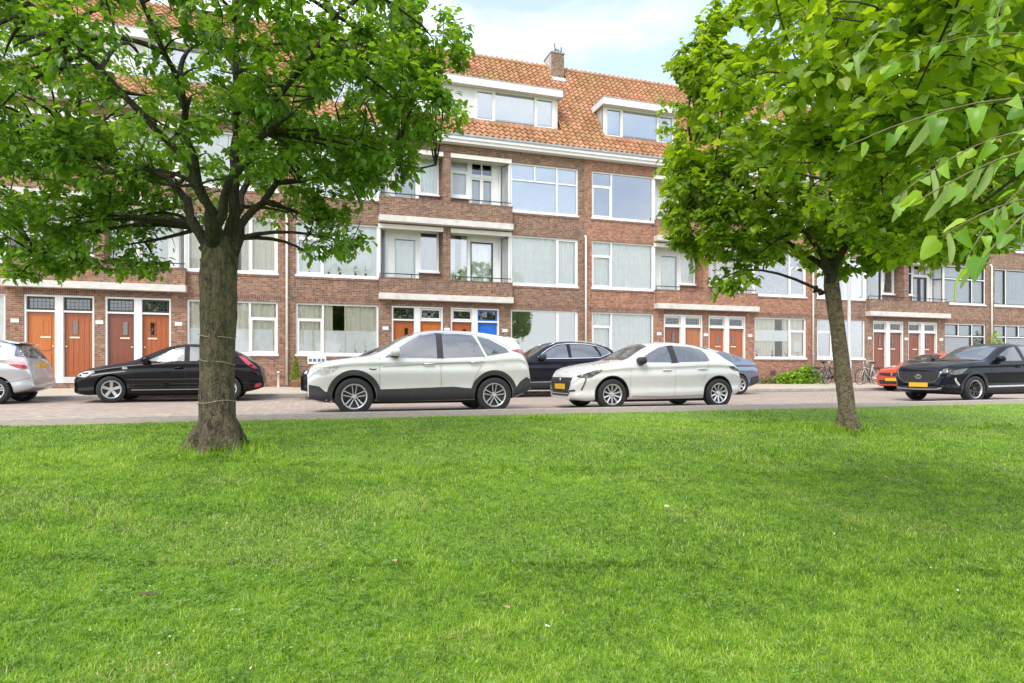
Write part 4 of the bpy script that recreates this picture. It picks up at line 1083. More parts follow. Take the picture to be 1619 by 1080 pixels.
# --- black hatchback, far kerb
W_ = .92
Car.steer = .28
c = Car('parked_car', (-4.476 - .83, FARY + W_, road_z(18)), 'black five-door hatchback partly hidden by the left tree trunk', GF, 4.34, W_,
    top=[(0, .60), (.05, .70), (.25, .80), (.8, .93), (1.15, 1.0), (1.35, 1.06), (1.9, 1.32), (2.25, 1.43), (2.6, 1.455), (3.0, 1.44), (3.4, 1.36), (3.75, 1.22), (4.0, 1.06), (4.15, .98), (4.28, .82), (4.34, .5)],
    belt=[(0, .55), (.25, .72), (.9, .87), (1.5, .94), (2.6, .975), (3.5, .99), (4.0, .95), (4.25, .78), (4.34, .48)],
    bottom=[(0, .22), (.3, .17), (.6, .18), (3.7, .2), (4.1, .26), (4.34, .34)],
    plan=[(0, .66), (.05, .77), (.18, .88), (.45, .95), (.9, .98), (2.0, 1.0), (3.4, .985), (3.9, .93), (4.2, .85), (4.34, .74)],
    paint='paint_black', wheels=(.85, 3.49), rw=.315, style=(5, .075, False, 0))
Car.steer = 0
c.patch('side_window', [(1.62, .99), (2.0, 1.18), (2.26, 1.315), (2.46, 1.35), (2.48, 1.0)], 'car_glass', both=True)
c.patch('side_window', [(2.60, 1.0), (2.58, 1.355), (2.95, 1.34), (3.22, 1.27), (3.30, 1.02)], 'car_glass', both=True)
c.patch('side_window', [(3.36, 1.03), (3.32, 1.24), (3.6, 1.10), (3.66, 1.04)], 'car_glass', both=True)
c.patch('windscreen', [(1.36, -.62), (1.36, .62), (2.02, .53), (2.10, 0), (2.02, -.53)], 'car_glass', 'top')
c.patch('headlight', [(.10, .62), (.3, .60), (.52, .72), (.5, .765), (.28, .74), (.12, .68)], 'lamp_clear', both=True, eps=.006)
c.patch('indicator', [(1.10, .80), (1.22, .80), (1.21, .85), (1.11, .85)], 'lamp_clear', both=True, eps=.006)
c.patch('tail_light', [(3.72, 1.14), (3.82, 1.14), (4.10, .90), (4.22, .80), (4.12, .80), (3.9, .95)], 'lamp_red', both=True, eps=.006)
c.patch('rear_reflector', [(4.12, .34), (4.26, .36), (4.29, .44), (4.14, .43)], 'lamp_red', both=True, eps=.008)
c.strip('side_moulding', [(1.2, .55), (2.5, .56), (3.1, .57)], .03, 'cladding', both=True, eps=.010); c.strip('sill_line', [(1.3, .30), (3.0, .31)], .016, 'alloy', both=True, eps=.004)
for x in (1.35, 2.53): c.strip('door_seam', [(x, .95), (x - .02, .6), (x, .3)], .008, 'seam', both=True)
c.o.scale = (.97, 1, 1); c.mirror(1.62, 1.02, 'paint_black'); c.handle(2.36, .83, 'paint_black'); c.handle(3.2, .86, 'paint_black'); UNDER(c, .2, .6, 3.7)

# --- silver mini-MPV cut by the left edge, far kerb
W_ = .847
c = Car('parked_car', (-6.78 - 3.20, FARY + W_, road_z(18)), 'silver hatchback with a red tail light, cut off by the left edge', GF, 3.92, W_,
    top=[(0, .62), (.06, .74), (.3, .86), (.7, 1.0), (1.0, 1.12), (1.6, 1.42), (2.0, 1.51), (2.5, 1.525), (3.1, 1.49), (3.45, 1.43), (3.62, 1.32), (3.74, 1.12), (3.82, .98), (3.88, .78), (3.92, .55)],
    belt=[(0, .56), (.3, .78), (.9, .92), (1.6, .98), (2.6, 1.03), (3.3, 1.07), (3.72, 1.0), (3.86, .80), (3.92, .5)],
    bottom=[(0, .22), (.3, .17), (.6, .18), (3.3, .2), (3.65, .26), (3.92, .36)],
    plan=[(0, .66), (.05, .77), (.18, .88), (.45, .95), (.9, .98), (2.0, 1.0), (3.0, .99), (3.5, .95), (3.75, .89), (3.92, .76)],
    paint='paint_silver', wheels=(.70, 3.20), rw=.30, style=(5, .03, False, .03))
c.patch('side_window', [(1.4, 1.03), (1.8, 1.27), (2.05, 1.40), (2.05, 1.04)], 'car_glass', both=True)
c.patch('side_window', [(2.15, 1.05), (2.15, 1.415), (2.7, 1.41), (3.05, 1.385), (3.30, 1.34), (3.22, 1.17), (3.05, 1.09)], 'car_glass', both=True)
c.patch('rear_window', [(-.60, 1.06), (.60, 1.06), (.56, 1.22), (.50, 1.38), (-.50, 1.38), (-.56, 1.22)], 'car_glass', 'rear', .006)
c.patch('rear_window', [(3.56, 1.10), (3.72, 1.07), (3.70, 1.18), (3.60, 1.34), (3.54, 1.36)], 'car_glass', both=True, eps=.006)
c.patch('tail_light', [(3.36, .98), (3.48, .88), (3.78, .80), (3.80, .95), (3.72, 1.06), (3.52, 1.05)], 'lamp_pale', both=True, eps=.006)
c.patch('tail_light', [(3.46, .895), (3.62, .83), (3.80, .79), (3.81, .89), (3.6, .91)], 'lamp_red', both=True, eps=.010)
c.patch('windscreen', [(.95, -.62), (.95, .62), (1.62, .50), (1.62, -.50)], 'car_glass', 'top')
c.plate('rear', .90, .5, .11)
MB().prism([(3.2, 1.487), (3.5, 1.435), (3.62, 1.41), (3.58, 1.385), (3.4, 1.40)], -.55, .55, 'y').build('spoiler', M['paint_silver'], c.o)
c.strip('bumper_line', [(3.35, .50), (3.6, .52), (3.86, .60)], .02, 'seam_pale', both=True, eps=.003)
c.mirror(1.35, 1.04, 'paint_silver'); c.handle(2.9, .95, 'paint_silver'); UNDER(c, .2, .5, 3.4)

# --- dark saloon hidden behind the white crossover, far kerb
W_ = .88
c = Car('parked_car', (-.20, FARY + W_, road_z(18)), 'dark grey car whose bonnet and windscreen show past the white crossover nose', GF, 4.35, W_,
    top=[(0, .66), (.06, .76), (.3, .88), (.85, 1.0), (1.2, 1.06), (1.4, 1.12), (1.9, 1.36), (2.25, 1.46), (2.7, 1.48), (3.2, 1.45), (3.7, 1.33), (4.0, 1.15), (4.2, 1.0), (4.3, .8), (4.35, .5)],
    belt=[(0, .6), (.3, .80), (.9, .92), (1.5, .97), (2.6, 1.0), (3.6, 1.02), (4.1, .96), (4.28, .78), (4.35, .48)],
    bottom=[(0, .24), (.3, .19), (.6, .19), (3.7, .2), (4.1, .26), (4.35, .34)],
    plan=[(0, .68), (.05, .78), (.18, .89), (.45, .955), (.9, .98), (2.0, 1.0), (3.4, .985), (3.9, .93), (4.2, .85), (4.35, .74)],
    paint='paint_plum', wheels=(.86, 3.5), rw=.32, style=(5, .05, False, 0))
c.patch('side_window', [(1.62, 1.02), (2.0, 1.22), (2.3, 1.37), (2.5, 1.385), (2.5, 1.03)], 'car_glass', both=True)
c.patch('side_window', [(2.62, 1.03), (2.62, 1.385), (3.2, 1.35), (3.6, 1.2), (3.55, 1.06)], 'car_glass', both=True)
c.patch('windscreen', [(1.28, -.66), (1.28, .66), (2.0, .53), (2.0, -.53)], 'car_glass', 'top')
c.patch('headlight', [(.09, .68), (.3, .66), (.55, .80), (.4, .82), (.12, .75)], 'lamp_clear', both=True, eps=.006)
c.patch('grille', [(-.5, .40), (.5, .40), (.5, .66), (-.5, .66)], 'cladding', 'front', .006); c.plate('front', .5)
c.mirror(1.65, 1.05, 'paint_plum'); UNDER(c, .2, .6, 3.7)

# --- dark purple-blue estate SUV, far kerb
W_ = .92
c = Car('parked_car', (4.60, FARY + W_, road_z(18)), 'dark indigo SUV between the two white cars, chrome round its windows', GF, 4.65, W_,
    top=[(0, .80), (.06, .92), (.3, 1.02), (.9, 1.09), (1.35, 1.13), (1.55, 1.2), (2.05, 1.50), (2.4, 1.62), (2.9, 1.655), (3.5, 1.63), (4.0, 1.55), (4.2, 1.48), (4.38, 1.25), (4.5, 1.08), (4.6, .85), (4.65, .6)],
    belt=[(0, .72), (.3, .92), (1.0, 1.03), (1.6, 1.07), (2.8, 1.10), (3.8, 1.14), (4.3, 1.12), (4.55, .92), (4.65, .58)],
    bottom=[(0, .30), (.3, .23), (.6, .23), (4.0, .25), (4.4, .32), (4.65, .40)],
    plan=[(0, .70), (.05, .80), (.18, .905), (.45, .965), (.9, .985), (2.0, 1.0), (3.6, .99), (4.2, .95), (4.5, .87), (4.65, .74)],
    paint='paint_plum', wheels=(.92, 3.63), rw=.355, style=(5, .05, False, .03))
c.patch('side_window', [(1.75, 1.13), (2.1, 1.36), (2.4, 1.50), (2.68, 1.535), (2.70, 1.14)], 'car_glass', both=True)
c.patch('side_window', [(2.80, 1.145), (2.80, 1.54), (3.3, 1.535), (3.55, 1.50), (3.68, 1.30), (3.72, 1.17)], 'car_glass', both=True)
c.patch('side_window', [(3.66, 1.48), (3.85, 1.43), (4.06, 1.30), (3.78, 1.19), (3.76, 1.30)], 'car_glass', both=True)
c.strip('window_trim', [(1.75, 1.16), (2.1, 1.395), (2.4, 1.535), (2.75, 1.57), (3.3, 1.565), (3.65, 1.52), (3.9, 1.44), (4.11, 1.30)], .02, 'chrome', both=True, eps=.007)
c.strip('window_trim', [(1.8, 1.115), (2.8, 1.13), (3.7, 1.155), (4.11, 1.295)], .02, 'chrome', both=True, eps=.007)
c.patch('windscreen', [(1.42, -.68), (1.42, .68), (2.15, .55), (2.15, -.55)], 'car_glass', 'top')
c.arch(.408, .48, .28); c.patch('sill_trim', [(1.35, .25), (3.15, .27), (3.15, .42), (1.35, .40)], 'cladding', both=True, eps=.008); c.strip('sill_trim', [(1.4, .43), (3.1, .45)], .03, 'chrome', both=True, eps=.012)
for x in (1.55, 2.74): c.strip('door_seam', [(x, 1.08), (x - .02, .8), (x, .45)], .008, 'seam', both=True)
c.patch('headlight', [(.08, .86), (.3, .82), (.6, .95), (.4, .965), (.12, .93)], 'lamp_clear', both=True, eps=.006)
c.patch('tail_light', [(4.25, 1.1), (4.5, .98), (4.56, .9), (4.35, .92)], 'lamp_red', both=True, eps=.006)
c.roof_rail(2.2, 3.9); c.mirror(1.85, 1.16, 'cladding', 1.1); c.handle(2.55, .95, 'paint_plum'); c.handle(3.5, 1.0, 'paint_plum'); UNDER(c, .25, .65, 4.0)

# --- slate blue fastback, far kerb
W_ = .873
c = Car('parked_car', (13.27 - 3.56, FARY + W_, road_z(18)), 'slate blue hybrid fastback whose tail shows past the white hatchback', GF, 4.46, W_,
    top=[(0, .62), (.06, .74), (.3, .84), (.9, .98), (1.2, 1.06), (1.9, 1.40), (2.3, 1.48), (2.7, 1.48), (3.2, 1.42), (3.7, 1.29), (4.1, 1.14), (4.25, 1.08), (4.36, .92), (4.42, .75), (4.46, .5)],
    belt=[(0, .56), (.3, .76), (.9, .89), (1.5, .95), (2.6, .99), (3.6, 1.02), (4.15, 1.02), (4.38, .8), (4.46, .48)],
    bottom=[(0, .22), (.3, .17), (.6, .18), (3.8, .2), (4.2, .27), (4.46, .36)],
    plan=[(0, .68), (.05, .78), (.18, .89), (.45, .955), (.9, .98), (2.0, 1.0), (3.4, .985), (4.0, .94), (4.3, .87), (4.46, .76)],
    paint='paint_slate', wheels=(.86, 3.56), rw=.315, style=(7, .05, False, 0))
c.patch('side_window', [(1.5, 1.0), (1.95, 1.26), (2.3, 1.38), (2.55, 1.39), (2.55, 1.02)], 'car_glass', both=True)
c.patch('side_window', [(2.66, 1.03), (2.66, 1.39), (3.1, 1.345), (3.3, 1.28), (3.32, 1.05)], 'car_glass', both=True)
c.patch('side_window', [(3.39, 1.06), (3.38, 1.26), (3.62, 1.18), (3.70, 1.12), (3.66, 1.07)], 'car_glass', both=True)
c.patch('windscreen', [(1.15, -.62), (1.15, .62), (1.95, .5), (1.95, -.5)], 'car_glass', 'top')
c.patch('tail_light', [(4.08, 1.04), (4.30, .92), (4.39, .80), (4.33, .98), (4.2, 1.08)], 'lamp_pale', both=True, eps=.006)
c.patch('bumper_trim', [(3.95, .28), (4.45, .38), (4.44, .62), (4.02, .55)], 'cladding', both=True, eps=.005)
c.handle(3.2, .88, 'paint_slate'); c.mirror(1.6, 1.03, 'paint_slate'); UNDER(c, .2, .6, 3.8)

# --- red car with its nose past the bicycles, far kerb
W_ = .89
c = Car('parked_car', (20.65, FARY + W_ + .02, road_z(18)), 'red hatchback with a diamond badge and yellow front plate beside the bicycles', GF, 4.06, W_,
    top=[(0, .66), (.06, .78), (.3, .88), (.8, .98), (1.1, 1.04), (1.3, 1.1), (1.75, 1.34), (2.1, 1.43), (2.5, 1.45), (3.0, 1.41), (3.5, 1.28), (3.75, 1.1), (3.95, .9), (4.03, .7), (4.06, .5)],
    belt=[(0, .6), (.3, .80), (.9, .91), (1.4, .95), (2.6, .99), (3.4, 1.03), (3.8, .96), (3.98, .78), (4.06, .48)],
    bottom=[(0, .22), (.3, .17), (.6, .18), (3.5, .2), (3.85, .27), (4.06, .36)],
    plan=[(0, .70), (.05, .80), (.18, .895), (.45, .96), (.9, .98), (2.0, 1.0), (3.2, .985), (3.65, .94), (3.9, .87), (4.06, .74)],
    paint='paint_red', wheels=(.82, 3.41), rw=.315, style=(5, .05, False, .02))
c.patch('side_window', [(1.5, 1.0), (1.85, 1.2), (2.15, 1.33), (2.38, 1.36), (2.4, 1.0)], 'car_glass', both=True)
c.patch('side_window', [(2.5, 1.01), (2.5, 1.36), (2.9, 1.33), (3.2, 1.2), (3.2, 1.05)], 'car_glass', both=True)
c.patch('windscreen', [(1.18, -.64), (1.12, 0), (1.18, .64), (1.85, .52), (1.92, 0), (1.85, -.52)], 'car_glass', 'top')
c.patch('grille', [(-.56, .62), (-.15, .56), (.15, .56), (.56, .62), (.52, .70), (0, .68), (-.52, .70)], 'cladding', 'front', .006)
c.patch('front_emblem', [(0, .545), (.065, .64), (0, .735), (-.065, .64)], 'chrome', 'front', .014)
c.patch('air_intake', [(-.5, .27), (.5, .27), (.55, .42), (-.55, .42)], 'cladding', 'front', .006); c.plate('front', .44)
c.patch('headlight', [(.07, .68), (.25, .66), (.5, .78), (.6, .84), (.35, .83), (.12, .76)], 'lamp_dark', both=True, eps=.006)
c.mirror(1.55, 1.02, 'paint_red'); c.handle(2.25, .84, 'paint_red'); UNDER(c, .2, .6, 3.5)
plain('twine', (.34, .30, .22), .9, var=.3, scale=30)
# ------------------------------------------------------------------ lawn
def lawn_mat():
    q = NT('lawn_soil'); f = q.noise(1.2, 6, .6); g = q.noise(30, 4, .7)
    col = q.ramp(f, (.3, (0.11, 0.21, 0.014)), (.7, (0.16, 0.28, 0.022)))
    col = q.mix(q.ramp(g, (.5, (0, 0, 0)), (.75, (.7, .7, .7))), col, (0.085, 0.075, 0.035))
    q.base(col); q.set(Roughness=.95); q.bump(g, .6, .02); M['lawn_soil'] = q.m
lawn_mat()
def lawn_sheet():
    xs = np.concatenate([[-60, -30], np.arange(-12, 24.1, .25), [40, 110]]); ys = np.concatenate([[-60, -20, -6], np.arange(0, 9.41, .2)])
    gx, gy = np.meshgrid(xs, ys); gz = lawn_z(gx, gy); n, m = len(xs), len(ys)
    v = np.stack([gx, gy, gz], -1).reshape(-1, 3)
    f = [(j*n + i, j*n + i + 1, (j+1)*n + i + 1, (j+1)*n + i) for j in range(m - 1) for i in range(n - 1)]
    o = MB().add(v.tolist(), f).build('lawn', M['lawn_soil'], None, True, fix=False); tag(o, kind='structure')
lawn_sheet()

def vnoise(x, y, s, seed=0):
    """smooth value noise, 0..1"""
    x = x * s; y = y * s; xi = np.floor(x).astype(int); yi = np.floor(y).astype(int); fx = x - xi; fy = y - yi
    fx = fx * fx * (3 - 2 * fx); fy = fy * fy * (3 - 2 * fy)
    def h(i, j):
        n = (i * 374761393 + j * 668265263 + seed * 974711) & 0x7fffffff; n = (n ^ (n >> 13)) * 1274126177 & 0x7fffffff
        return ((n ^ (n >> 16)) & 0xffff) / 65535.0
    return (h(xi, yi) * (1-fx) + h(xi+1, yi) * fx) * (1-fy) + (h(xi, yi+1) * (1-fx) + h(xi+1, yi+1) * fx) * fy

def grass_mat():
    q = NT('grass_blade'); at = q.n('ShaderNodeAttribute', attribute_name='tint')
    col = q.ramp(at.outputs['Fac'], (0.0, (0.056, 0.130, 0.007)), (.35, (0.175, 0.335, 0.012)), (.65, (0.285, 0.450, 0.020)), (.88, (0.41, 0.53, 0.080)), (1.0, (0.48, 0.43, 0.21)))
    q.base(col); q.set(Roughness=.48)
    tl = q.n('ShaderNodeBsdfTranslucent'); q.l(q.mix(1.0, col, (1.6, 1.7, .6), 'MULTIPLY'), tl.inputs['Color'])
    mx = q.n('ShaderNodeMixShader'); mx.inputs[0].default_value = .35
    q.l(q.p.outputs[0], mx.inputs[1]); q.l(tl.outputs[0], mx.inputs[2]); q.l(mx.outputs[0], q.out.inputs[0]); M['grass_blade'] = q.m
grass_mat()
BARE = [(-.70, 3.33, .055), (-.86, 3.20, .04)]
def blades(n, d0, d1, width, height, seed):
    """blades over a ring sector of the lawn round the camera, d0..d1 m away, evenly per square metre"""
    r = np.random.default_rng(seed)
    fx = r.uniform(-.98, .98, n); dd = np.sqrt(r.uniform(d0**2, d1**2, n))
    x = dd * (math.sin(PHI) + fx * math.cos(PHI)); y = dd * (math.cos(PHI) - fx * math.sin(PHI))
    edge = 9.35 + .22 * (vnoise(x, y * .2, 1.4, 3) - .5) + .1 * (vnoise(x, y * 0, 6.0, 4) - .5)
    ok = y < edge
    for bx, by, br in BARE: ok &= ((x - bx)**2 + ((y - by) * 1.6)**2 > (br * r.uniform(.5, 1.25, n))**2)
    x, y, dd = x[ok], y[ok], dd[ok]; n = len(x)
    z = lawn_z(x, y)
    tuft = vnoise(x, y, 1.1, 1); fine = vnoise(x, y, 5.0, 2); finer = vnoise(x, y, 24.0, 5)
    near_tree = np.zeros(n)
    for tx, ty in ((-0.88, 6.99), (7.08, 6.84)): near_tree += np.exp(-((x - tx)**2 + (y - ty)**2) / .20)
    h = height * (.55 + .5 * tuft + .5 * fine) * r.uniform(.5, 1.25, n) * (1 + 3.4 * np.clip(near_tree, 0, 1) + .7 * (vnoise(x, y, .9, 17) > .80))
    h *= np.where(y > edge[ok] - .25, .75, 1)
    w = width * r.uniform(.7, 1.3, n)
    a = r.uniform(0, 2 * np.pi, n); lean = r.uniform(.4, 1.7, n) * h; la = a + r.normal(0, .6, n)
    dx, dy = np.cos(a), np.sin(a); lx, ly = np.cos(la + np.pi/2) * lean, np.sin(la + np.pi/2) * lean
    hz = np.sqrt(np.maximum(h**2 - lean**2 * .6, (h * .35)**2))
    P = np.empty((n, 5, 3))
    P[:, 0] = np.stack([x - dx*w/2, y - dy*w/2, z - .004], -1); P[:, 1] = np.stack([x + dx*w/2, y + dy*w/2, z - .004], -1)
    P[:, 2] = np.stack([x + lx*.38 + dx*w*.42, y + ly*.38 + dy*w*.42, z + hz*.62], -1); P[:, 3] = np.stack([x + lx*.38 - dx*w*.42, y + ly*.38 - dy*w*.42, z + hz*.62], -1)
    P[:, 4] = np.stack([x + lx, y + ly, z + hz], -1)
    b = np.arange(n)[:, None] * 5
    T = np.concatenate([b + [0, 1, 2], b + [0, 2, 3], b + [3, 2, 4]], 1).reshape(-1, 3)
    t = .37 + .44 * (vnoise(x, y, .6, 8) - .5) + .46 * (fine - .5) + .55 * (finer - .5) + r.normal(0, .23, n)
    t = np.where(r.random(n) < .05 + .22 * (vnoise(x, y, 1.6, 9) > .78), .97, np.clip(t, 0, .9))
    return P.reshape(-1, 3), T, np.repeat(t, 5)
def merge(parts):
    V, T, K = [], [], []; b = 0
    for v, t, k in parts: V.append(v); T.append(t + b); K.append(k); b += len(v)
    return np.concatenate(V), np.concatenate(T), np.concatenate(K)
def grass():
    parts = [blades(190000, 1.5, 3.4, .0030, .026, 1), blades(210000, 3.3, 6.0, .0042, .028, 2), blades(150000, 5.8, 9.5, .0064, .033, 3), blades(90000, 9.3, 17, .010, .036, 4)]
    V, T, K = merge(parts)
    tag(np_mesh('grass', V, T, M['grass_blade'], K), 'short mown green grass covering the sloping verge', 'grass', kind='stuff')
grass()

def scatter_bits():
    """white petals and daisies lying in the grass, and clover leaves in the worn patch"""
    r = np.random.default_rng(21); V, T, K = [], [], []; b = 0
    for i in range(420):
        d = math.sqrt(r.uniform(2.0**2, 8.5**2)); f = r.uniform(-.85, .85)
        if i < 130: f = -.49 + r.normal(0, .12); d = 3.1 + r.normal(0, .5)
        x = d * (math.sin(PHI) + f * math.cos(PHI)); y = d * (math.cos(PHI) - f * math.sin(PHI)); z = float(lawn_z(x, y)) + r.uniform(.025, .05)
        s = r.uniform(.002, .0048); n = 6; a0 = r.uniform(0, 6.3); tl = r.normal(0, .35, 2)
        vs_ = [(x, y, z)] + [(x + s*math.cos(a0 + k*6.283/n), y + s*math.sin(a0 + k*6.283/n), z + s*(tl[0]*math.cos(a0+k) + tl[1]*math.sin(a0+k))) for k in range(n)]
        V += vs_; T += [(b, b + 1 + k, b + 1 + (k+1) % n) for k in range(n)]; K += [0] * (n + 1); b += n + 1
    tag(np_mesh('fallen_petals', np.array(V), np.array(T), M['petal'], np.array(K)), 'tiny white petals scattered through the grass', 'petals', kind='stuff')
    V, T, K = [], [], []; b = 0
    pc = [(r.uniform(2.0, 6.0), r.uniform(-.75, .75)) for _ in range(16)]
    for i in range(5200):
        if i >= 2600: d, f = pc[i % 16]; d += r.normal(0, .16); f += r.normal(0, .07)
        elif i < 1700: f = -.50 + r.normal(0, .14); d = 3.0 + r.normal(0, .42)
        else: d = math.sqrt(r.uniform(1.8**2, 6**2)); f = r.uniform(-.85, .85)
        x = d * (math.sin(PHI) + f * math.cos(PHI)); y = d * (math.cos(PHI) - f * math.sin(PHI)); z = float(lawn_z(x, y)) + r.uniform(.02, .055)
        a0 = r.uniform(0, 6.3); s = r.uniform(.007, .013); tt = r.uniform(.1, .75)
        for k in range(3):
            a = a0 + k * 2.094; ca, sa = math.cos(a), math.sin(a); pz = r.uniform(-.2, .5) * s
            vs_ = [(x, y, z), (x + s*(ca*.8 - sa*.5), y + s*(sa*.8 + ca*.5), z + pz), (x + s*1.25*ca, y + s*1.25*sa, z + pz), (x + s*(ca*.8 + sa*.5), y + s*(sa*.8 - ca*.5), z + pz)]
            V += vs_; T += [(b, b+1, b+2), (b, b+2, b+3)]; K += [tt] * 4; b += 4
    tag(np_mesh('clover', np.array(V), np.array(T), M['clover'], np.array(K)), 'low clover growing between the grass in the foreground', 'clover', kind='stuff')
plain('petal', (.62, .62, .54), .7, var=.15)
leaf_mat('clover', (.09, .19, .025), (.19, .33, .06), (.34, .46, .15), rough=.55)
scatter_bits()

# ------------------------------------------------------------------ trees
def bark_mat(name, c1, c2, moss, vscale=(9, 9, 2.2), mo=.5):
    q = NT(name); mp = q.n('ShaderNodeMapping'); mp.inputs['Scale'].default_value = vscale; q.l(q.obj(), mp.inputs['Vector'])
    f = q.noise(2.0, 8, .68, mp.outputs[0], .8); g = q.noise(2.4, 5, .6); h = q.noise(34, 4, .65)
    vo = q.n('ShaderNodeTexVoronoi', feature='DISTANCE_TO_EDGE', Scale=1.0); m2 = q.n('ShaderNodeMapping'); m2.inputs['Scale'].default_value = tuple(a * 3.6 for a in vscale); q.l(q.obj(), m2.inputs['Vector'])
    wv = q.n('ShaderNodeVectorMath', operation='ADD'); q.l(m2.outputs[0], wv.inputs[0]); q.l(q.n('ShaderNodeTexNoise', Scale=9.0).outputs['Color'], wv.inputs[1]); q.l(wv.outputs[0], vo.inputs['Vector'])
    crack = q.ramp(vo.outputs['Distance'], (0.0, (.25, .25, .25)), (.16, (1, 1, 1)))
    col = q.mix(.30, q.ramp(f, (.38, c1), (.58, c2)), crack, 'MULTIPLY')
    col = q.mix(q.math('MULTIPLY', q.ramp(g, (.42, (0, 0, 0)), (.66, (mo, mo, mo))), q.ramp(h, (.35, (0, 0, 0)), (.6, (1, 1, 1)))), col, moss)
    col = q.mix(q.ramp(h, (.62, (0, 0, 0)), (.74, (.55, .55, .55))), col, (.30, .28, .22))
    q.base(col); q.set(Roughness=.92)
    q.bump(q.math('ADD', q.math('ADD', f, q.math('MULTIPLY', h, .35)), q.math('MULTIPLY', crack, .25)), 1.0, .05); M[name] = q.m
bark_mat('bark_mossy', (.026, .020, .013), (.18, .138, .088), (.12, .125, .034), (10, 10, 4.0), mo=.85)
bark_mat('bark_grey', (.085, .062, .040), (.30, .23, .15), (.16, .15, .06), (9, 9, 12), .4)
bark_mat('bark_limb', (.022, .018, .013), (.075, .060, .042), (.05, .06, .02))
leaf_mat('leaf_cherry', (.075, .155, .028), (.155, .275, .042), (.30, .44, .08), (.46, .46, .09), .33, .52)
leaf_mat('leaf_lime', (.10, .185, .018), (.22, .33, .026), (.42, .51, .08), (.43, .43, .08), .35, .52)

CR = Vector((math.cos(PHI), -math.sin(PHI), 0)); CF = Vector((math.sin(PHI), math.cos(PHI), 0))   # across and along the view
def leaf_template(heart=False):
    # x along the leaf, y across, z up out of the blade
    if heart: v = [(0, 0, 0), (.42, 0, -.03), (1, 0, -.12), (-.06, .26, .05), (.18, .46, .08), (.62, .34, .03), (-.06, -.26, .05), (.18, -.46, .08), (.62, -.34, .03)]
    else: v = [(0, 0, 0), (.45, 0, -.02), (1, 0, -.16), (.12, .18, .04), (.42, .31, .08), (.76, .18, .0), (.12, -.18, .04), (.42, -.31, .08), (.76, -.18, .0)]
    f = [(0, 4, 3), (0, 1, 4), (1, 5, 4), (1, 2, 5), (0, 6, 7), (0, 7, 1), (1, 7, 8), (1, 8, 2)]
    return np.array(v), np.array(f)

def place_leaves(P, D, N, L, tint, heart):
    """P bases, D stem directions, N rough normals (n,3); L lengths"""
    tv, tf = leaf_template(heart); n = len(P)
    D = D / np.linalg.norm(D, axis=1, keepdims=True); S = np.cross(N, D); S /= np.linalg.norm(S, axis=1, keepdims=True) + 1e-9; U = np.cross(D, S)
    V = P[:, None] + L[:, None, None] * (tv[None, :, 0, None] * D[:, None] + tv[None, :, 1, None] * S[:, None] + tv[None, :, 2, None] * U[:, None])
    T = tf[None] + (np.arange(n) * len(tv))[:, None, None]
    return V.reshape(-1, 3), T.reshape(-1, 3), np.repeat(tint, len(tv))

def in_lobes(r, lobes, n, outer=1.6):
    """points in a union of ellipsoids (a, b, z, ra, rb, rz, weight), thicker towards the outside"""
    w = np.array([l[6] for l in lobes], float); w /= w.sum(); k = r.choice(len(lobes), n, p=w)
    d = r.normal(size=(n, 3)); d /= np.linalg.norm(d, axis=1, keepdims=True); rad = r.random(n) ** (1 / (3 * outer)); c = np.array([l[:3] for l in lobes])[k]; s = np.array([l[3:6] for l in lobes])[k]
    return c + d * rad[:, None] * s

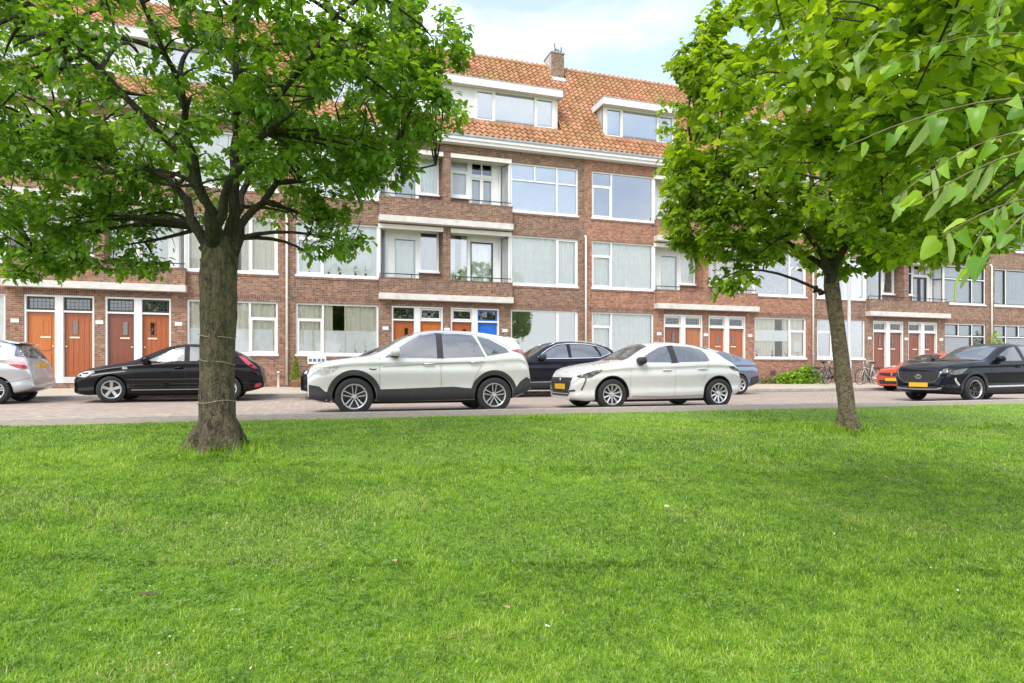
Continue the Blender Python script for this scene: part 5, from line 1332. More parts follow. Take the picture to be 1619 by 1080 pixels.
def tree(name, base,  label, trunk, limbs, lobes, n_branch, n_twig, per, leaf, lmat, tbark, lbark, seed, heart=False, group=None, zcut=None, droop=.25, shell=1.3, rough=.02, hollow=None):
    """trunk: [(a, b, z, r)], limbs: lists of (a, b, z, r); a across the view, b away, z up - metres from the foot"""
    r = np.random.default_rng(seed); rr = random.Random(seed)
    root = tag(empty(name, base), label, 'tree', group)
    W = lambda p: np.asarray(p)[..., 0:1] * np.array(CR) + np.asarray(p)[..., 1:2] * np.array(CF) + np.asarray(p)[..., 2:3] * np.array((0, 0, 1.))
    # trunk: ring mesh with furrowed, uneven bark
    tr = [np.array(t, float) for t in trunk]; seg = 26; nr = 64; vs_ = []; zs = np.linspace(0, len(tr) - 1, nr)
    for s_ in zs:
        i = min(int(s_), len(tr) - 2); f = s_ - i; p = tr[i] * (1 - f) + tr[i+1] * f
        c = W(p[:3]); ph = p[2]
        for j in range(seg):
            th = 2 * math.pi * j / seg
            d = 1 + .07 * math.sin(3 * th + 1.7 * ph + seed) + .05 * math.sin(5 * th - 2.3 * ph) + rough * rr.uniform(-1, 1) + .03 * math.sin(9 * th + 7 * ph) * math.sin(4 * ph + j)
            if ph < .35: d *= 1 + (.35 - ph) * 2.3 * (.5 + .5 * math.sin(5 * th + seed)) ** 2
            vs_.append(tuple(c + np.array((math.cos(th), math.sin(th), 0)) * p[3] * d))
    fs = [(i*seg + j, i*seg + (j+1) % seg, (i+1)*seg + (j+1) % seg, (i+1)*seg + j) for i in range(nr - 1) for j in range(seg)] + [tuple((nr-1)*seg + j for j in range(seg))]
    MB().add(vs_, fs).build('trunk', M[tbark], root, True)
    nodes = []; mb = MB()
    for li, lm in enumerate(limbs):
        pts = [np.array(p, float) for p in lm]; dense = []
        for i in range(len(pts) - 1):
            k = 4
            for j in range(k): dense.append(pts[i] * (1 - j/k) + pts[i+1] * j/k)
        dense.append(pts[-1])
        for q in dense[1:-1]: q[:3] += r.normal(0, .018, 3)
        mb.tube([W(q[:3]) for q in dense], [q[3] * (.85 if i_ < 2 else .66) for i_, q in enumerate(dense)], 9)
        nodes += [(*q[:3], q[3]) for q in dense[2:]]
    limb_o = mb.build('limbs', M[lbark], root, True); tag(limb_o, kind='stuff') if False else None
    # boughs, then twigs, reach for points in the crown from the nearest wood
    def reach(tg, r0, r1, maxlen, k, store, sink):
        A = np.array([q[:3] for q in nodes]); 
        for t in tg:
            dv = A - t; dist = np.linalg.norm(dv, axis=1) + .5 * np.maximum(A[:, 2] - t[2] + .1, 0)
            i = int(np.argmin(dist)); a = A[i]; v = t - a; ln = np.linalg.norm(v)
            if ln > maxlen:
                t = a + v * (maxlen / ln); v = t - a; ln = maxlen
            if ln < .08: continue
            side = r.normal(0, .12, 3) * ln; pts = []
            for j in range(k + 1):
                u = j / k; p = a + v * u + side * u * (1 - u) * 2; p[2] += .22 * ln * u * (1 - u) * (1 if r0 > .006 else .6) - droop * .15 * ln * u * u; pts.append(p)
            ra = min(r0, nodes[i][3] * .8)
            sink.tube([W(p) for p in pts], [ra + (r1 - ra) * j / k for j in range(k + 1)], 5 if r0 > .006 else 3, False)
            if store: 
                for j, p in enumerate(pts[1:]): nodes.append((*p, ra + (r1 - ra) * (j + 1) / k))
            else: out.append(pts)
    wood = MB(); out = []
    reach(in_lobes(r, lobes, n_branch, .8), .026, .007, 1.9, 6, True, wood)
    reach(in_lobes(r, lobes, n_branch * 3, 1.0), .011, .004, 1.1, 4, True, wood)
    reach(in_lobes(r, lobes, n_twig, shell), .0045, .0015, .75, 4, False, wood)
    tag(wood.build('branches', M[lbark], root, False, fix=False), kind='stuff')
    # leaves along the twigs
    Pb, Db, Nb, Lb, Tb = [], [], [], [], []
    for pts in out:
        P3 = np.array(pts); k = len(P3) - 1; m = max(2, int(per * r.uniform(.6, 1.4)))
        cl = r.normal(0, .16)
        u = r.uniform(.12, 1.0, m) * k; i = np.minimum(u.astype(int), k - 1); f = (u - i)[:, None]
        p = P3[i] * (1 - f) + P3[i+1] * f
        td = P3[np.minimum(i + 1, k)] - P3[i]; td /= np.linalg.norm(td, axis=1, keepdims=True) + 1e-9
        sd = r.normal(size=(m, 3)); sd[:, 2] *= .5; d = td * .7 + sd * .8; d[:, 2] -= droop + r.uniform(0, droop, m)
        nn = np.stack([r.normal(0, .45, m), r.normal(0, .45, m), np.full(m, 1.)], 1)
        p = p + d * .02 + r.normal(0, .035, (m, 3))
        Pb.append(p); Db.append(d); Nb.append(nn); Lb.append(leaf * r.uniform(.55, 1.2, m)); Tb.append(np.clip(.42 + cl + r.normal(0, .16, m) , 0, 1))
    P, D, N, L_, T_ = (np.concatenate(q) for q in (Pb, Db, Nb, Lb, Tb))
    if hollow is not None:
        ok = hollow(P, r); P, D, N, L_, T_ = P[ok], D[ok], N[ok], L_[ok], T_[ok]
    V, T, K = place_leaves(W(P), W(D), W(N), L_, T_, heart)
    np_mesh('crown', V, T, M[lmat], K, False, root)
    return root, len(P)

BL = (-0.88, 6.99, float(lawn_z(-0.88, 6.99)) - .05)
tl, n1 = tree('broadleaf_tree', BL, 'thick mossy-trunked tree on the left, dark green crown over the black car', 
    trunk=[(0, 0, 0, .225), (0, 0, .12, .195), (.01, 0, .35, .168), (.0, 0, .8, .158), (.01, 0, 1.3, .167), (.0, 0, 1.75, .170), (.02, 0, 2.02, .16), (.04, 0, 2.18, .11)],
    limbs=[[(-.05, .02, 1.9, .10), (-.17, .05, 2.13, .075), (-.37, .12, 2.60, .062), (-.60, .22, 2.84, .05), (-1.17, .4, 3.08, .035), (-1.85, .6, 3.35, .02), (-2.5, .7, 3.5, .01)],
           [(.0, -.05, 2.0, .10), (.0, -.10, 2.42, .07), (-.20, -.3, 2.92, .055), (-.75, -.65, 3.56, .04), (-1.25, -1.0, 4.06, .03), (-2.0, -1.3, 4.5, .012)],
           [(.08, .02, 2.0, .11), (.13, .03, 2.42, .085), (.17, .05, 3.2, .065), (.2, .0, 4.05, .045), (.15, .1, 5.4, .015)],
           [(.05, -.05, 2.05, .09), (.12, -.15, 2.48, .065), (.55, -.4, 2.98, .05), (.88, -.6, 3.38, .04), (1.45, -.9, 3.9, .025), (2.0, -1.1, 4.3, .012)],
           [(.12, .04, 2.0, .09), (.24, .1, 2.40, .06), (.5, .35, 2.82, .048), (1.35, .75, 3.1, .032), (2.1, .9, 3.2, .014)],
           [(.05, .08, 2.05, .08), (.05, .45, 2.6, .06), (-.1, 1.1, 3.3, .04), (-.2, 1.8, 4.0, .018)],
           [(.0, -.08, 2.05, .08), (.1, -.6, 2.75, .05), (.2, -1.3, 3.4, .034), (.15, -1.9, 3.9, .014)],
           [(-.08, .08, 2.0, .07), (-.5, .6, 2.5, .045), (-1.0, 1.2, 2.8, .03), (-1.4, 1.6, 2.9, .012)]],
    lobes=[(-.2, 0, 4.3, 2.35, 2.2, 2.0, 9), (-1.75, .2, 2.8, 1.15, 1.1, .6, 1.1), (.7, .3, 2.9, .9, 1.0, .4, .8), (1.2, -.2, 3.65, 1.1, 1.2, .6, 1.2), (-2.2, 0, 3.7, 1.0, 1.2, .9, 1.3), (2.1, -.1, 3.4, .42, .5, .22, .4), (1.65, 0, 2.95, .45, .5, .2, .35), (.95, .3, 2.3, .5, .5, .3, .4), (-1.15, .3, 2.2, .55, .6, .35, .35), (-2.0, .3, 2.2, .5, .5, .38, .4), (2.1, .2, 4.3, .45, .5, .35, .35)],
    n_branch=190, n_twig=2000, per=29, leaf=.080, lmat='leaf_cherry', tbark='bark_mossy', lbark='bark_limb', seed=5, shell=1.9, droop=.35, hollow=lambda P, r: (P[:, 2] > 2.15 + 1.15 * np.exp(-((P[:, 0] - .03)**2 + .35 * P[:, 1]**2) / .55)) | (np.hypot(P[:, 0], P[:, 1]) > .85), group='trees on the verge')
for z, rr_ in ((.46, .166), (.86, .160), (1.13, .166)):
    pts = [(math.cos(a) * rr_ * 1.06, math.sin(a) * rr_ * 1.06, z + .05 + .022 * math.sin(a + 5 * z) + .006 * math.sin(4 * a)) for a in [2*math.pi*i/28 for i in range(29)]]
    MB().tube(pts, .0038, 5, False).build('twine_band', M['twine'], tl, True) if 'twine' in M else None

BR = (7.08, 6.84, float(lawn_z(7.08, 6.84)) - .05)
t2, n2 = tree('lime_tree', BR, 'slender leaning lime tree on the right, bright green crown over the bicycles',
    trunk=[(0, 0, 0, .13), (-.02, 0, .12, .115), (-.06, 0, .4, .103), (-.12, 0, .9, .098), (-.19, 0, 1.5, .094), (-.26, 0, 2.0, .095), (-.27, 0, 2.3, .075)],
    limbs=[[(-.27, 0, 2.05, .10), (-.22, .0, 2.35, .075), (.05, .05, 2.65, .06), (.45, .1, 3.05, .045), (1.1, .2, 3.6, .03), (1.9, .3, 4.1, .012)],
           [(-.27, 0, 2.1, .09), (-.33, -.05, 2.6, .07), (-.3, -.1, 3.4, .055), (-.2, 0, 4.4, .035), (-.1, 0, 5.8, .012)],
           [(-.28, 0, 2.15, .07), (-.6, -.2, 2.6, .05), (-1.3, -.5, 3.1, .035), (-2.1, -.7, 3.4, .014)],
           [(-.28, 0, 2.2, .06), (-.7, .3, 2.7, .045), (-1.3, .7, 3.4, .03), (-1.9, 1.0, 4.2, .012)],
           [(-.27, 0, 2.2, .06), (-.2, -.6, 2.8, .045), (-.1, -1.3, 3.4, .03), (.1, -2.0, 3.9, .012)],
           [(-.27, 0, 2.2, .06), (.0, .6, 2.9, .045), (.2, 1.3, 3.6, .03), (.3, 1.9, 4.3, .012)],
           [(-.40, 0, 1.93, .05), (-.46, 0, 1.97, .045), (-.50, 0, 2.0, .03)]],
    lobes=[(-.05, 0, 4.4, 2.6, 2.2, 2.2, 10), (-1.6, -.1, 3.1, 1.0, 1.0, .8, 2.2), (.8, -.2, 3.0, 1.1, 1.0, .6, 1.8), (-1.8, -.3, 2.3, .45, .5, .5, .13), (-2.15, -.2, 2.85, .45, .5, .22, .3), (-2.3, 0, 3.6, .45, .5, .2, .3), (-2.0, -.1, 5.0, .45, .5, .25, .3), (1.2, .3, 2.6, .9, .6, .22, .4), (1.7, .2, 3.1, 1.0, 1.0, .7, 1.6), (.1, -.4, 2.85, .8, .8, .45, .9)],
    n_branch=120, n_twig=1850, per=29, leaf=.084, shell=2.0, lmat='leaf_lime', tbark='bark_grey', lbark='bark_limb', seed=8, heart=True, group='trees on the verge', droop=.45)

# a third tree stands just outside the right edge; its boughs hang into view close to the camera
lx, ly = 3.95 * CR.x + 2.6 * CF.x, 3.95 * CR.y + 2.6 * CF.y
lz = float(lawn_z(lx, ly)) - .05
def near_tree():
    # camera-side offsets: foot at a=3.95, b(depth)=2.6 -> boughs reach to a=.9..2.6 at depth 1.4..4
    limbs = [[(0, 0, 1.7, .08), (-.3, -.1, 2.2, .05), (-.9, -.3, 2.6, .032), (-1.6, -.4, 2.75, .018), (-2.3, -.5, 2.65, .009), (-2.7, -.6, 2.5, .004)],
             [(0, 0, 1.8, .10), (-.3, .3, 2.5, .07), (-.8, .9, 3.0, .05), (-1.3, 1.5, 3.2, .022), (-1.8, 2.0, 3.2, .01)],
             [(0, 0, 1.9, .10), (-.2, .1, 2.8, .08), (-.6, .2, 3.6, .05), (-1.4, .3, 4.1, .03), (-2.0, .3, 4.2, .012)],
             [(0, 0, 1.6, .05), (-.4, -.2, 1.85, .03), (-1.2, -.6, 1.9, .02), (-2.0, -.95, 1.85, .011), (-2.6, -1.2, 1.78, .005)],
             [(0, 0, 2.0, .08), (.6, .3, 2.9, .05), (1.2, .6, 3.6, .02)]]
    lobes = [(-1.2, 1.4, 2.7, .95, .8, .65, 3.4), (-2.0, 1.2, 2.85, .75, .7, .55, 2.6), (-1.9, .5, 2.75, .75, .6, .5, 2.6), (-.8, 2.0, 2.6, .9, .8, .65, 2.2), (-2.1, -.2, 2.5, .5, .4, .35, 1.0), (-1.5, .9, 3.4, 1.2, .9, .5, 1.6), (.3, .5, 3.6, 1.2, 1.1, .9, .7)]
    return tree('lime_tree', (lx, ly, lz), 'lime tree beyond the right edge whose near boughs hang into the top right corner', 
        trunk=[(0, 0, 0, .2), (0, 0, .3, .17), (0, 0, 1.0, .155), (0, 0, 1.7, .15), (0, 0, 2.1, .12)], limbs=limbs, lobes=lobes,
        n_branch=40, n_twig=780, per=24, leaf=.060, lmat='leaf_lime', tbark='bark_grey', lbark='bark_limb', seed=13, heart=True, group='trees on the verge', droop=.3)
t3, n3 = near_tree()

def big_leaf_mesh(seed, bract=False):
    """a close leaf: heart-shaped blade with a raised midrib, folded and drooping; or the pale bract of a lime flower"""
    r = random.Random(seed); mb = MB(); n = 9; vs_ = []
    for i in range(n + 1):
        u = i / n
        if bract: w = .11 * math.sin(math.pi * min(1, u * .96 + .04)) ** .6
        else: w = .47 * (1 - u) ** .62 * min(1, (u / .2 + .12) ** .5)
        if not bract and u < .06: w = .20
        z = -(.15 + .3 * (seed % 3)) * u * u
        for k in (-1, -.5, 0, .5, 1):
            vs_.append((u - (.05 if abs(k) > .6 and u < .1 and not bract else 0), k * w, z + .16 * abs(k) * w * 2 + .012 * math.sin(9 * u + 3 * k + seed)))
    fs = [(i*5 + j, i*5 + j + 1, (i+1)*5 + j + 1, (i+1)*5 + j) for i in range(n) for j in range(4)]
    me = mb.add(vs_, fs).mesh('leaf', M['leaf_bract' if bract else 'leaf_near'], True, False)
    return me
def near_leaf_mat():
    q = NT('leaf_near'); oi = q.n('ShaderNodeObjectInfo'); sx = q.n('ShaderNodeSeparateXYZ'); q.l(q.obj(), sx.inputs[0])
    ay = q.math('ABSOLUTE', sx.outputs[1])
    vein = q.n('ShaderNodeTexWave', Scale=3.4, Distortion=.3, bands_direction='X'); cb = q.n('ShaderNodeCombineXYZ'); q.l(q.math('SUBTRACT', sx.outputs[0], q.math('MULTIPLY', ay, .8)), cb.inputs[0]); q.l(cb.outputs[0], vein.inputs['Vector'])
    col = q.ramp(oi.outputs['Random'], (0, (.09, .20, .014)), (.5, (.18, .32, .022)), (1, (.34, .46, .06)))
    v = q.ramp(vein.outputs['Fac'], (.90, (0, 0, 0)), (.99, (.16, .16, .16))); mid = q.ramp(ay, (.0, (.6, .6, .6)), (.016, (0, 0, 0)))
    col = q.mix(q.math('MAXIMUM', v, mid), col, (.20, .32, .07))
    q.base(col); q.set(Roughness=.38); q.bump(vein.outputs['Fac'], .05, .006)
    tl_ = q.n('ShaderNodeBsdfTranslucent'); q.l(q.mix(1.0, col, (1.7, 2.0, .5), 'MULTIPLY'), tl_.inputs['Color']); mx = q.n('ShaderNodeMixShader'); mx.inputs[0].default_value = .42
    q.l(q.p.outputs[0], mx.inputs[1]); q.l(tl_.outputs[0], mx.inputs[2]); q.l(mx.outputs[0], q.out.inputs[0]); M['leaf_near'] = q.m
near_leaf_mat()
plain('leaf_bract_base', (.4, .46, .2), .6)
def bract_mat():
    q = NT('leaf_bract'); q.base((.30, .40, .12)); q.set(Roughness=.6); tl_ = q.n('ShaderNodeBsdfTranslucent', Color=(.5, .6, .2, 1)); mx = q.n('ShaderNodeMixShader'); mx.inputs[0].default_value = .4
    q.l(q.p.outputs[0], mx.inputs[1]); q.l(tl_.outputs[0], mx.inputs[2]); q.l(mx.outputs[0], q.out.inputs[0]); M['leaf_bract'] = q.m
bract_mat()

def near_sprays(root):
    """the closest twigs, leaf by leaf, as parts of the tree they hang from"""
    r = random.Random(4); LM = [big_leaf_mesh(k) for k in range(4)]; BM = [big_leaf_mesh(k, True) for k in range(2)]
    Lp = lambda a, d, z: Vector(CR) * (a - 3.95) + Vector(CF) * (d - 2.6) + Vector((0, 0, z - lz))   # view offsets to the tree's own frame
    # twig: start -> end given as (across, distance, height), leaves every few centimetres
    tw = [((1.25, 1.38, 1.385), (.66, 1.26, 1.245), 13, .95), ((1.05, 1.22, 1.235), (.72, 1.14, 1.10), 11, 1.0), ((.98, 1.12, 1.12), (.79, 1.08, .97), 8, .95), ((1.10, 1.3, 1.16), (.83, 1.22, 1.06), 8, .95),
          ((1.45, 1.72, 1.46), (.95, 1.6, 1.22), 13, 1), ((1.70, 2.0, 1.86), (1.08, 1.9, 1.70), 14, 1), ((1.62, 2.4, 2.3), (1.12, 2.2, 1.84), 14, 1), ((1.6, 1.85, 1.42), (1.22, 1.7, 1.10), 11, 1),
          ((1.75, 2.2, 2.15), (1.45, 1.9, 1.82), 10, 1)]
    for (s, e, m, ls) in tw:
        p0, p1 = Lp(*s), Lp(*e); ln = (p1 - p0).length; mid = (p0 + p1) / 2 + Vector((r.uniform(-.12, .12) * ln, r.uniform(-.12, .12) * ln, r.uniform(.02, .22) * ln))
        pts = [p0 * (1-u)**2 + mid * 2*u*(1-u) + p1 * u*u for u in [k/6 for k in range(7)]]
        # join the twig back to the bough
        MB().tube([p0 + (p0 - p1) * .8 + Vector((0, 0, .12)), p0 + (p0 - p1) * .35 + Vector((0, 0, .03))] + pts, [.0028, .0027] + [.0026 - .00024 * k for k in range(7)], 6).build('twig', M['twig_pale'], root, True)
        ax = (p1 - p0).normalized()
        for k in range(m):
            u = (k + .6) / m; b = pts[min(int(u * 6), 5)].lerp(pts[min(int(u * 6) + 1, 6)], u * 6 - int(u * 6)); sg = 1 if k % 2 else -1
            side = ax.cross(Vector((0, 0, 1))).normalized() * sg
            d = (ax * r.uniform(.3, 1.0) + side * r.uniform(.1, 1.0) + Vector((0, 0, r.uniform(-.8, .12)))).normalized()
            nrm = (Vector((r.gauss(0, .55), r.gauss(0, .55), 1)) + CF * r.uniform(-.25, .55)).normalized()
            k_ = nrm.dot(CF)
            if abs(k_) > .42: nrm = (nrm - CF * (k_ - .42 * (1 if k_ > 0 else -1))).normalized()
            S = nrm.cross(d).normalized(); U = d.cross(S); sc = r.uniform(.032, .054) * ls
            mt = Matrix((( d.x, S.x, U.x), (d.y, S.y, U.y), (d.z, S.z, U.z))).to_4x4()
            o = inst(LM[r.randrange(4)], 'leaf', root); o.matrix_local = Matrix.Translation(b + d * .02) @ mt @ Matrix.Scale(sc, 4)
            if r.random() < .12:
                d2 = (Vector((0, 0, -1)) + side * r.uniform(-.5, .5) + ax * r.uniform(-.2, .5)).normalized(); S2 = d2.cross(Vector(CF)).normalized(); U2 = d2.cross(S2)
                o = inst(BM[r.randrange(2)], 'bract', root); o.matrix_local = Matrix.Translation(b) @ Matrix(((d2.x, S2.x, U2.x), (d2.y, S2.y, U2.y), (d2.z, S2.z, U2.z))).to_4x4() @ Matrix.Scale(r.uniform(.06, .09), 4)
plain('twig_pale', (.16, .13, .07), .8, var=.3, scale=30)
near_sprays(t3)

# trees across the green behind the camera: seen mirrored in the upper windows and the car glass
def copy_tree(src, loc, rz, sc, label, group):
    c = src.copy(); COL.objects.link(c); c.location = loc; c.rotation_euler = (0, 0, rz); c.scale = (sc, sc, sc); c['label'] = label; c['group'] = group
    for ch in src.children:
        if ch.name.split('.')[0] in ('leaf', 'bract', 'twig', 'twine_band'): continue
        d = ch.copy(); COL.objects.link(d); d.parent = c
for x, y, rz, sc, nm in ((-10, -18, 1.0, 1.9, 'left'), (4, -20, 2.2, 2.0, 'middle'), (18, -18, 4.0, 2.0, 'right')):
    copy_tree(tl if x < 5 else t2, (x, y, -.45), rz, sc, 'broad tree across the green, mirrored in the windows, %s of three' % nm, 'trees mirrored in the windows')
def bare_patch(x, y, rx, ry, seed):
    r = random.Random(seed); n = 18; vs_ = [(x, y, float(lawn_z(x, y)) + .008)]
    for k in range(n):
        a = 2 * math.pi * k / n; q = r.uniform(.7, 1.15); px, py = x + rx * q * math.cos(a), y + ry * q * math.sin(a); vs_.append((px, py, float(lawn_z(px, py)) + .006))
    tag(MB().add(vs_, [(0, 1 + k, 1 + (k + 1) % n) for k in range(n)]).build('bare_ground', M['soil'], None, True, fix=False), kind='structure')
bare_patch(-.70, 3.33, .06, .022, 1)
# ------------------------------------------------------------------ street furniture, plants, bicycles, small things
plain('pole_grey', (.52, .53, .52), .5, var=.12); plain('terracotta', (.42, .22, .13), .8, var=.2); plain('leaf_shade', (.05, .11, .02), .6, var=.4, scale=20)
leaf_mat('leaf_shrub', (.10, .21, .018), (.22, .36, .03), (.40, .52, .07), (.45, .5, .1), .45, .35)
leaf_mat('leaf_conifer', (.09, .16, .015), (.19, .26, .025), (.34, .38, .04), (.4, .45, .1), .55, .2)
leaf_mat('leaf_bed', (.05, .11, .03), (.11, .17, .06), (.25, .27, .13), (.4, .45, .15), .55, .25)
leaf_mat('leaf_yellow', (.2, .28, .02), (.42, .45, .03), (.7, .62, .05), (.4, .45, .1), .5, .3)
plain('twine', (.34, .30, .22), .9, var=.3, scale=30)

def lamp_post():
    x, y = 24.6 * CF.x + .533 * 24.6 * CR.x, 24.6 * CF.y + .533 * 24.6 * CR.y
    o = tag(empty('lamp_post', (x, y, walk_z(y))), 'pale grey street lamp post behind the leaning lime trunk', 'lamp post')
    MB().lathe([(.10, 0), (.095, .05), (.09, .9), (.088, 1.0), (.07, 1.05), (.058, 3.5), (.045, 6.2)], 14, 'z').build('pole', M['pole_grey'], o, True)
    MB().box(-.045, .045, -.096, -.085, .35, .75).build('access_door', M['zinc'], o)
    MB().tube([(0, 0, 6.15), (0, -.05, 6.35), (0, -.4, 6.45)], .035, 8).build('arm', M['pole_grey'], o, True)
    h = MB().prism([(-.38, 6.40), (-.95, 6.44), (-1.0, 6.48), (-.95, 6.54), (-.4, 6.54)], -.11, .11).build('lamp_head', M['pole_grey'], o)
    MB().box(-.09, .09, -.92, -.5, 6.395, 6.42).build('lens', M['lamp_pale'], h)
lamp_post()

def leafy(parent, n, pts, L, mat, seed, up=.5, heart=False, name='leaves'):
    r = np.random.default_rng(seed); P = np.array([pts(r) for _ in range(n)]); D = r.normal(size=(n, 3)); D[:, 2] = np.abs(D[:, 2]) * up + .1
    N = np.stack([r.normal(0, .6, n), r.normal(-.3, .6, n), np.ones(n)], 1)
    V, T, K = place_leaves(P, D, N, L * r.uniform(.6, 1.2, n), np.clip(.5 + r.normal(0, .25, n), 0, 1), heart)
    return np_mesh(name, V, T, M[mat], K, False, parent)

def conifer():
    x = -.43; y = 23.35; o = tag(empty('potted_conifer', (x, y, walk_z(y))), 'small cone-shaped conifer in a terracotta pot by the downpipe', 'potted plant')
    MB().lathe([(.001, 0), (.10, 0), (.135, .20), (.15, .21), (.15, .25), (.125, .25), (.12, .22), (.001, .22)], 16, 'z').build('pot', M['terracotta'], o, True)
    MB().tube([(0, 0, .2), (0, 0, .95)], [.018, .006], 6).build('stem', M['bark_limb'], o)
    def p(r):
        h = r.random() ** 1.2; a = r.uniform(0, 6.283); rad = (.19 * (1 - h) + .015) * r.uniform(.6, 1.05); return (rad * math.cos(a), rad * math.sin(a), .26 + h * .80)
    leafy(o, 1500, p, .055, 'leaf_conifer', 3, 1.6, name='crown')
conifer()

def shrub(loc, rx, ry, h, n, L, mat, label, seed, heart=False):
    o = tag(empty('shrub', loc), label, 'shrub')
    r = random.Random(seed); mb = MB()
    for k in range(9):
        a = r.uniform(0, 6.28); mb.tube([(0, 0, 0), (.4*rx*math.cos(a), .4*ry*math.sin(a), h*.45), (.75*rx*math.cos(a), .75*ry*math.sin(a), h*.8)], [.012, .008, .004], 5)
    mb.build('stems', M['bark_limb'], o)
    def p(q):
        d = q.normal(size=3); d /= np.linalg.norm(d); d[2] = abs(d[2]) * .98 + .02; rad = q.random() ** .28
        return (rx * d[0] * rad * (1 + .2 * math.sin(5 * math.atan2(d[1], d[0]) + seed)), ry * d[1] * rad, h * d[2] * rad)
    leafy(o, n, p, L, mat, seed, .6, heart, 'crown')
    return o
shrub((21.55, 23.3, .22), .85, .40, .80, 900, .13, 'leaf_shrub', 'bright green bush under the downpipe, right half of the clump', 1, True)
shrub((20.6, 23.3, .22), .75, .35, .55, 700, .12, 'leaf_shrub', 'lower bright green bush, left half of the clump under the window', 2, True)
shrub((18.65, 23.4, .22), .28, .2, .62, 260, .08, 'leaf_yellow', 'yellow-flowering little shrub by the tail of the slate blue car', 3)
shrub((19.35, 23.4, .22), .45, .2, .36, 300, .07, 'leaf_bed', 'low grey-green herbs in the bed beside the yellow shrub', 4)
shrub((19.95, 23.35, .22), .40, .22, .28, 280, .07, 'leaf_bed', 'low grey-green herbs in the bed next to the bright bush', 5)
shrub((33.75, 23.45, .22), .55, .25, 2.7, 700, .13, 'leaf_shrub', 'tall thin climber on the downpipe behind the dark blue crossover', 6, True)

def vent_pipe():
    o = tag(MB().lathe([(.04, 0), (.04, .5), (.055, .5), (.055, .54), (.04, .55), (.001, .56)], 12, 'z').build('marker_post', M['white_paint'], None, True, loc=(-1.0, 23.45, walk_z(23.4))), 'short white post standing at the wall beside the downpipe', 'post')
vent_pipe()

def wall_sign():
    o = tag(empty('wall_sign', (.28, FAC - .012, 1.20)), 'small white sign with dark blue marks under the window left of the crossover', 'sign')
    MB().box(-.32, .32, -.012, .004, -.14, .14).build('board', M['white_paint'], o)
    for i, (a, b) in enumerate(((-.27, -.17), (-.13, -.02), (.03, .13), (.17, .27))): MB().box(a, b, -.016, -.011, -.06, .05).build('mark', M['poster_ink'], o)
wall_sign()

def bicycle():
    o = empty('bicycle', (0, 0, 0)); r = .34
    def ringw():
        mb = MB(); pts = [(r * math.cos(a), 0, r * math.sin(a)) for a in [2*math.pi*i/30 for i in range(31)]]
        return mb.tube(pts, .019, 6, False).mesh('tyre', M['rubber'], True)
    def rimw():
        mb = MB(); pts = [(.318 * math.cos(a), 0, .318 * math.sin(a)) for a in [2*math.pi*i/30 for i in range(31)]]; mb.tube(pts, .009, 5, False)
        for k in range(14):
            a = 2*math.pi*k/14; mb.tube([(.02*math.cos(a+1), .02 if k % 2 else -.02, .02*math.sin(a+1)), (.318*math.cos(a), 0, .318*math.sin(a))], .0022, 3, False)
        mb.lathe([(.022, -.04), (.022, .04)], 8, 'y'); return mb.mesh('rim', M['alloy'], True)
    for x in (0, 1.08):
        w = empty('wheel', (x, 0, r), 0, o); inst(cached('btyre', ringw), 'tyre', w); inst(cached('brim', rimw), 'rim', w)
    fr = MB()
    for p, q, t in (((1.08, 0, r), (.45, 0, .30), .012), ((1.08, 0, r), (.62, 0, .78), .010), ((.45, 0, .30), (.66, 0, .92), .017), ((.45, 0, .30), (.22, 0, .66), .018), ((.20, 0, .72), (.60, 0, .68), .015), ((.18, 0, .58), (.235, 0, .80), .019)): pass
    segs = [((1.08, .05, r), (.62, .03, .30)), ((1.08, -.05, r), (.62, -.03, .30)), ((1.08, .05, r), (.72, .02, .72)), ((1.08, -.05, r), (.72, -.02, .72)), ((.62, 0, .28), (.75, 0, .86)), ((.62, 0, .28), (.20, 0, .70)), ((.70, 0, .66), (.19, 0, .76)), ((.16, 0, .84), (.20, 0, .66))]
    for p, q in segs: fr.tube([p, q], .016, 7)
    fr.build('frame', M['bike_paint'], o, True)
    MB().tube([(0, .05, r), (.1, .05, .62), (.2, .0, .66)], .012, 6).tube([(0, -.05, r), (.1, -.05, .62), (.2, .0, .66)], .012, 6).build('fork', M['bike_paint'], o, True)
    MB().tube([(.32, -.27, 1.04), (.2, -.24, 1.06), (.12, -.1, 1.06), (.13, 0, 1.02), (.12, .1, 1.06), (.2, .24, 1.06), (.32, .27, 1.04)], .011, 6).tube([(.16, 0, .8), (.13, 0, 1.03)], .013, 6).build('handlebar', M['alloy'], o, True)
    MB().add([(.66, 0, .985), (.70, .03, .99), (.86, .10, 1.0), (.92, .08, 1.01), (.93, 0, 1.02), (.92, -.08, 1.01), (.86, -.10, 1.0), (.70, -.03, .99), (.80, 0, .93)], [(0, 1, 2, 3, 4, 5, 6, 7)] + [(i, (i + 1) % 8, 8) for i in range(8)]).tube([(.75, 0, .84), (.79, 0, .95)], .012, 6).build('saddle', M['rubber'], o)
    MB().tube([(1.42, 0, .48), (1.34, 0, .66), (1.15, 0, .74), (.95, 0, .70)], .022, 5).tube([(.9, -.06, .76), (1.35, -.06, .76), (1.35, .06, .76), (.9, .06, .76)], .008, 5).tube([(.72, 0, .75), (.9, 0, .76)], .01, 5).build('carrier', M['rubber'], o)
    MB().lathe([(.001, .055), (.085, .055), (.085, .062), (.001, .062)], 14, 'y', (.62, 0, .28)).tube([(.62, .07, .28), (.70, .09, .14)], .01, 5).tube([(.62, -.07, .28), (.54, -.09, .42)], .01, 5).build('crank', M['alloy_dark'], o)
    return o
plain('bike_paint', (.03, .03, .035), .35, var=.2)
plain('bike_paint_pale', (.55, .52, .48), .35, var=.1)
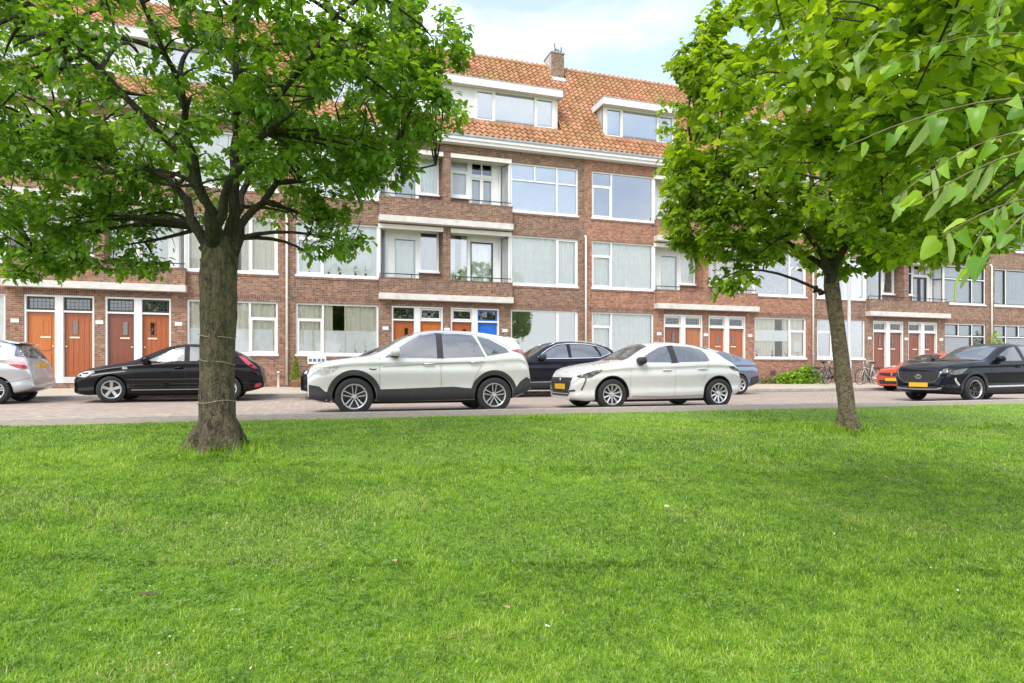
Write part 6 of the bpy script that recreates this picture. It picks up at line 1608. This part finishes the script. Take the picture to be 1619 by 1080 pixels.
def copy_thing(src):
    c = src.copy(); COL.objects.link(c)
    for ch in src.children:
        d = ch.copy(); COL.objects.link(d); d.parent = c
        for g in ch.children:
            e = g.copy(); COL.objects.link(e); e.parent = d
    return c
bk = bicycle()
spots = [((21.95, 22.55), .35, 'dark bicycle at the left of the leaning lime trunk, by the bright bush', None),
         ((22.7, 22.35), 2.6, 'dark bicycle directly right of the lime trunk by the lamp post', None),
         ((23.3, 22.0), .12, 'pale-framed bicycle, front one of the row under the window', 'bike_paint_pale'),
         ((24.2, 22.6), .5, 'dark bicycle at the right of the row, beside the red car', None)]
for i, ((x, y), rz, lab, pm) in enumerate(spots):
    b = bk if i == 0 else copy_thing(bk)
    b.location = (x, y, walk_z(y)); b.rotation_euler = (R(4), 0, rz); tag(b, lab, 'bicycle', 'bicycles parked under the window')
    if pm:
        for ch in b.children:
            if ch.name.startswith(('frame', 'fork')): ch.data = ch.data.copy(); ch.data.materials[0] = M[pm]

def fallen_leaf(a, d, label, c, s, rz):
    x, y = a * CR.x + d * CF.x, a * CR.y + d * CF.y
    vs_ = [(0, 0, 0), (.3, .3, .10), (.7, .28, .14), (1, 0, .05), (.7, -.28, .16), (.3, -.3, .12), (.5, 0, .0)]
    me = MB().add(vs_, [(0, 1, 6), (1, 2, 6), (2, 3, 6), (3, 4, 6), (4, 5, 6), (5, 0, 6)]).mesh('fallen_leaf', M[c], True, False)
    tag(inst(me, 'fallen_leaf', None, (x, y, float(lawn_z(x, y)) + .045), (.15, .1, rz), s), label, 'leaf', 'dead leaves on the lawn')
plain('dead_leaf', (.42, .27, .15), .8, var=.3, scale=8); plain('dead_leaf_pale', (.60, .52, .36), .8, var=.2, scale=8)
fallen_leaf(1.05, 4.35, 'pale dry leaf in the grass right of the middle, largest on the lawn', 'dead_leaf_pale', .06, .4)
fallen_leaf(-.01, 2.75, 'brown dry leaf in the foreground grass, lowest of those on the lawn', 'dead_leaf', .045, 2.0)
fallen_leaf(1.02, 4.9, 'small brown leaf in the grass just behind the pale dry one', 'dead_leaf', .05, 1.2)
fallen_leaf(-.62, 3.3, 'small brown leaf in the grass below the white crossover', 'dead_leaf', .04, 5.0)
fallen_leaf(-6.6, 8.75, 'pale leaf at the lawn edge by the silver car', 'dead_leaf_pale', .1, .2)
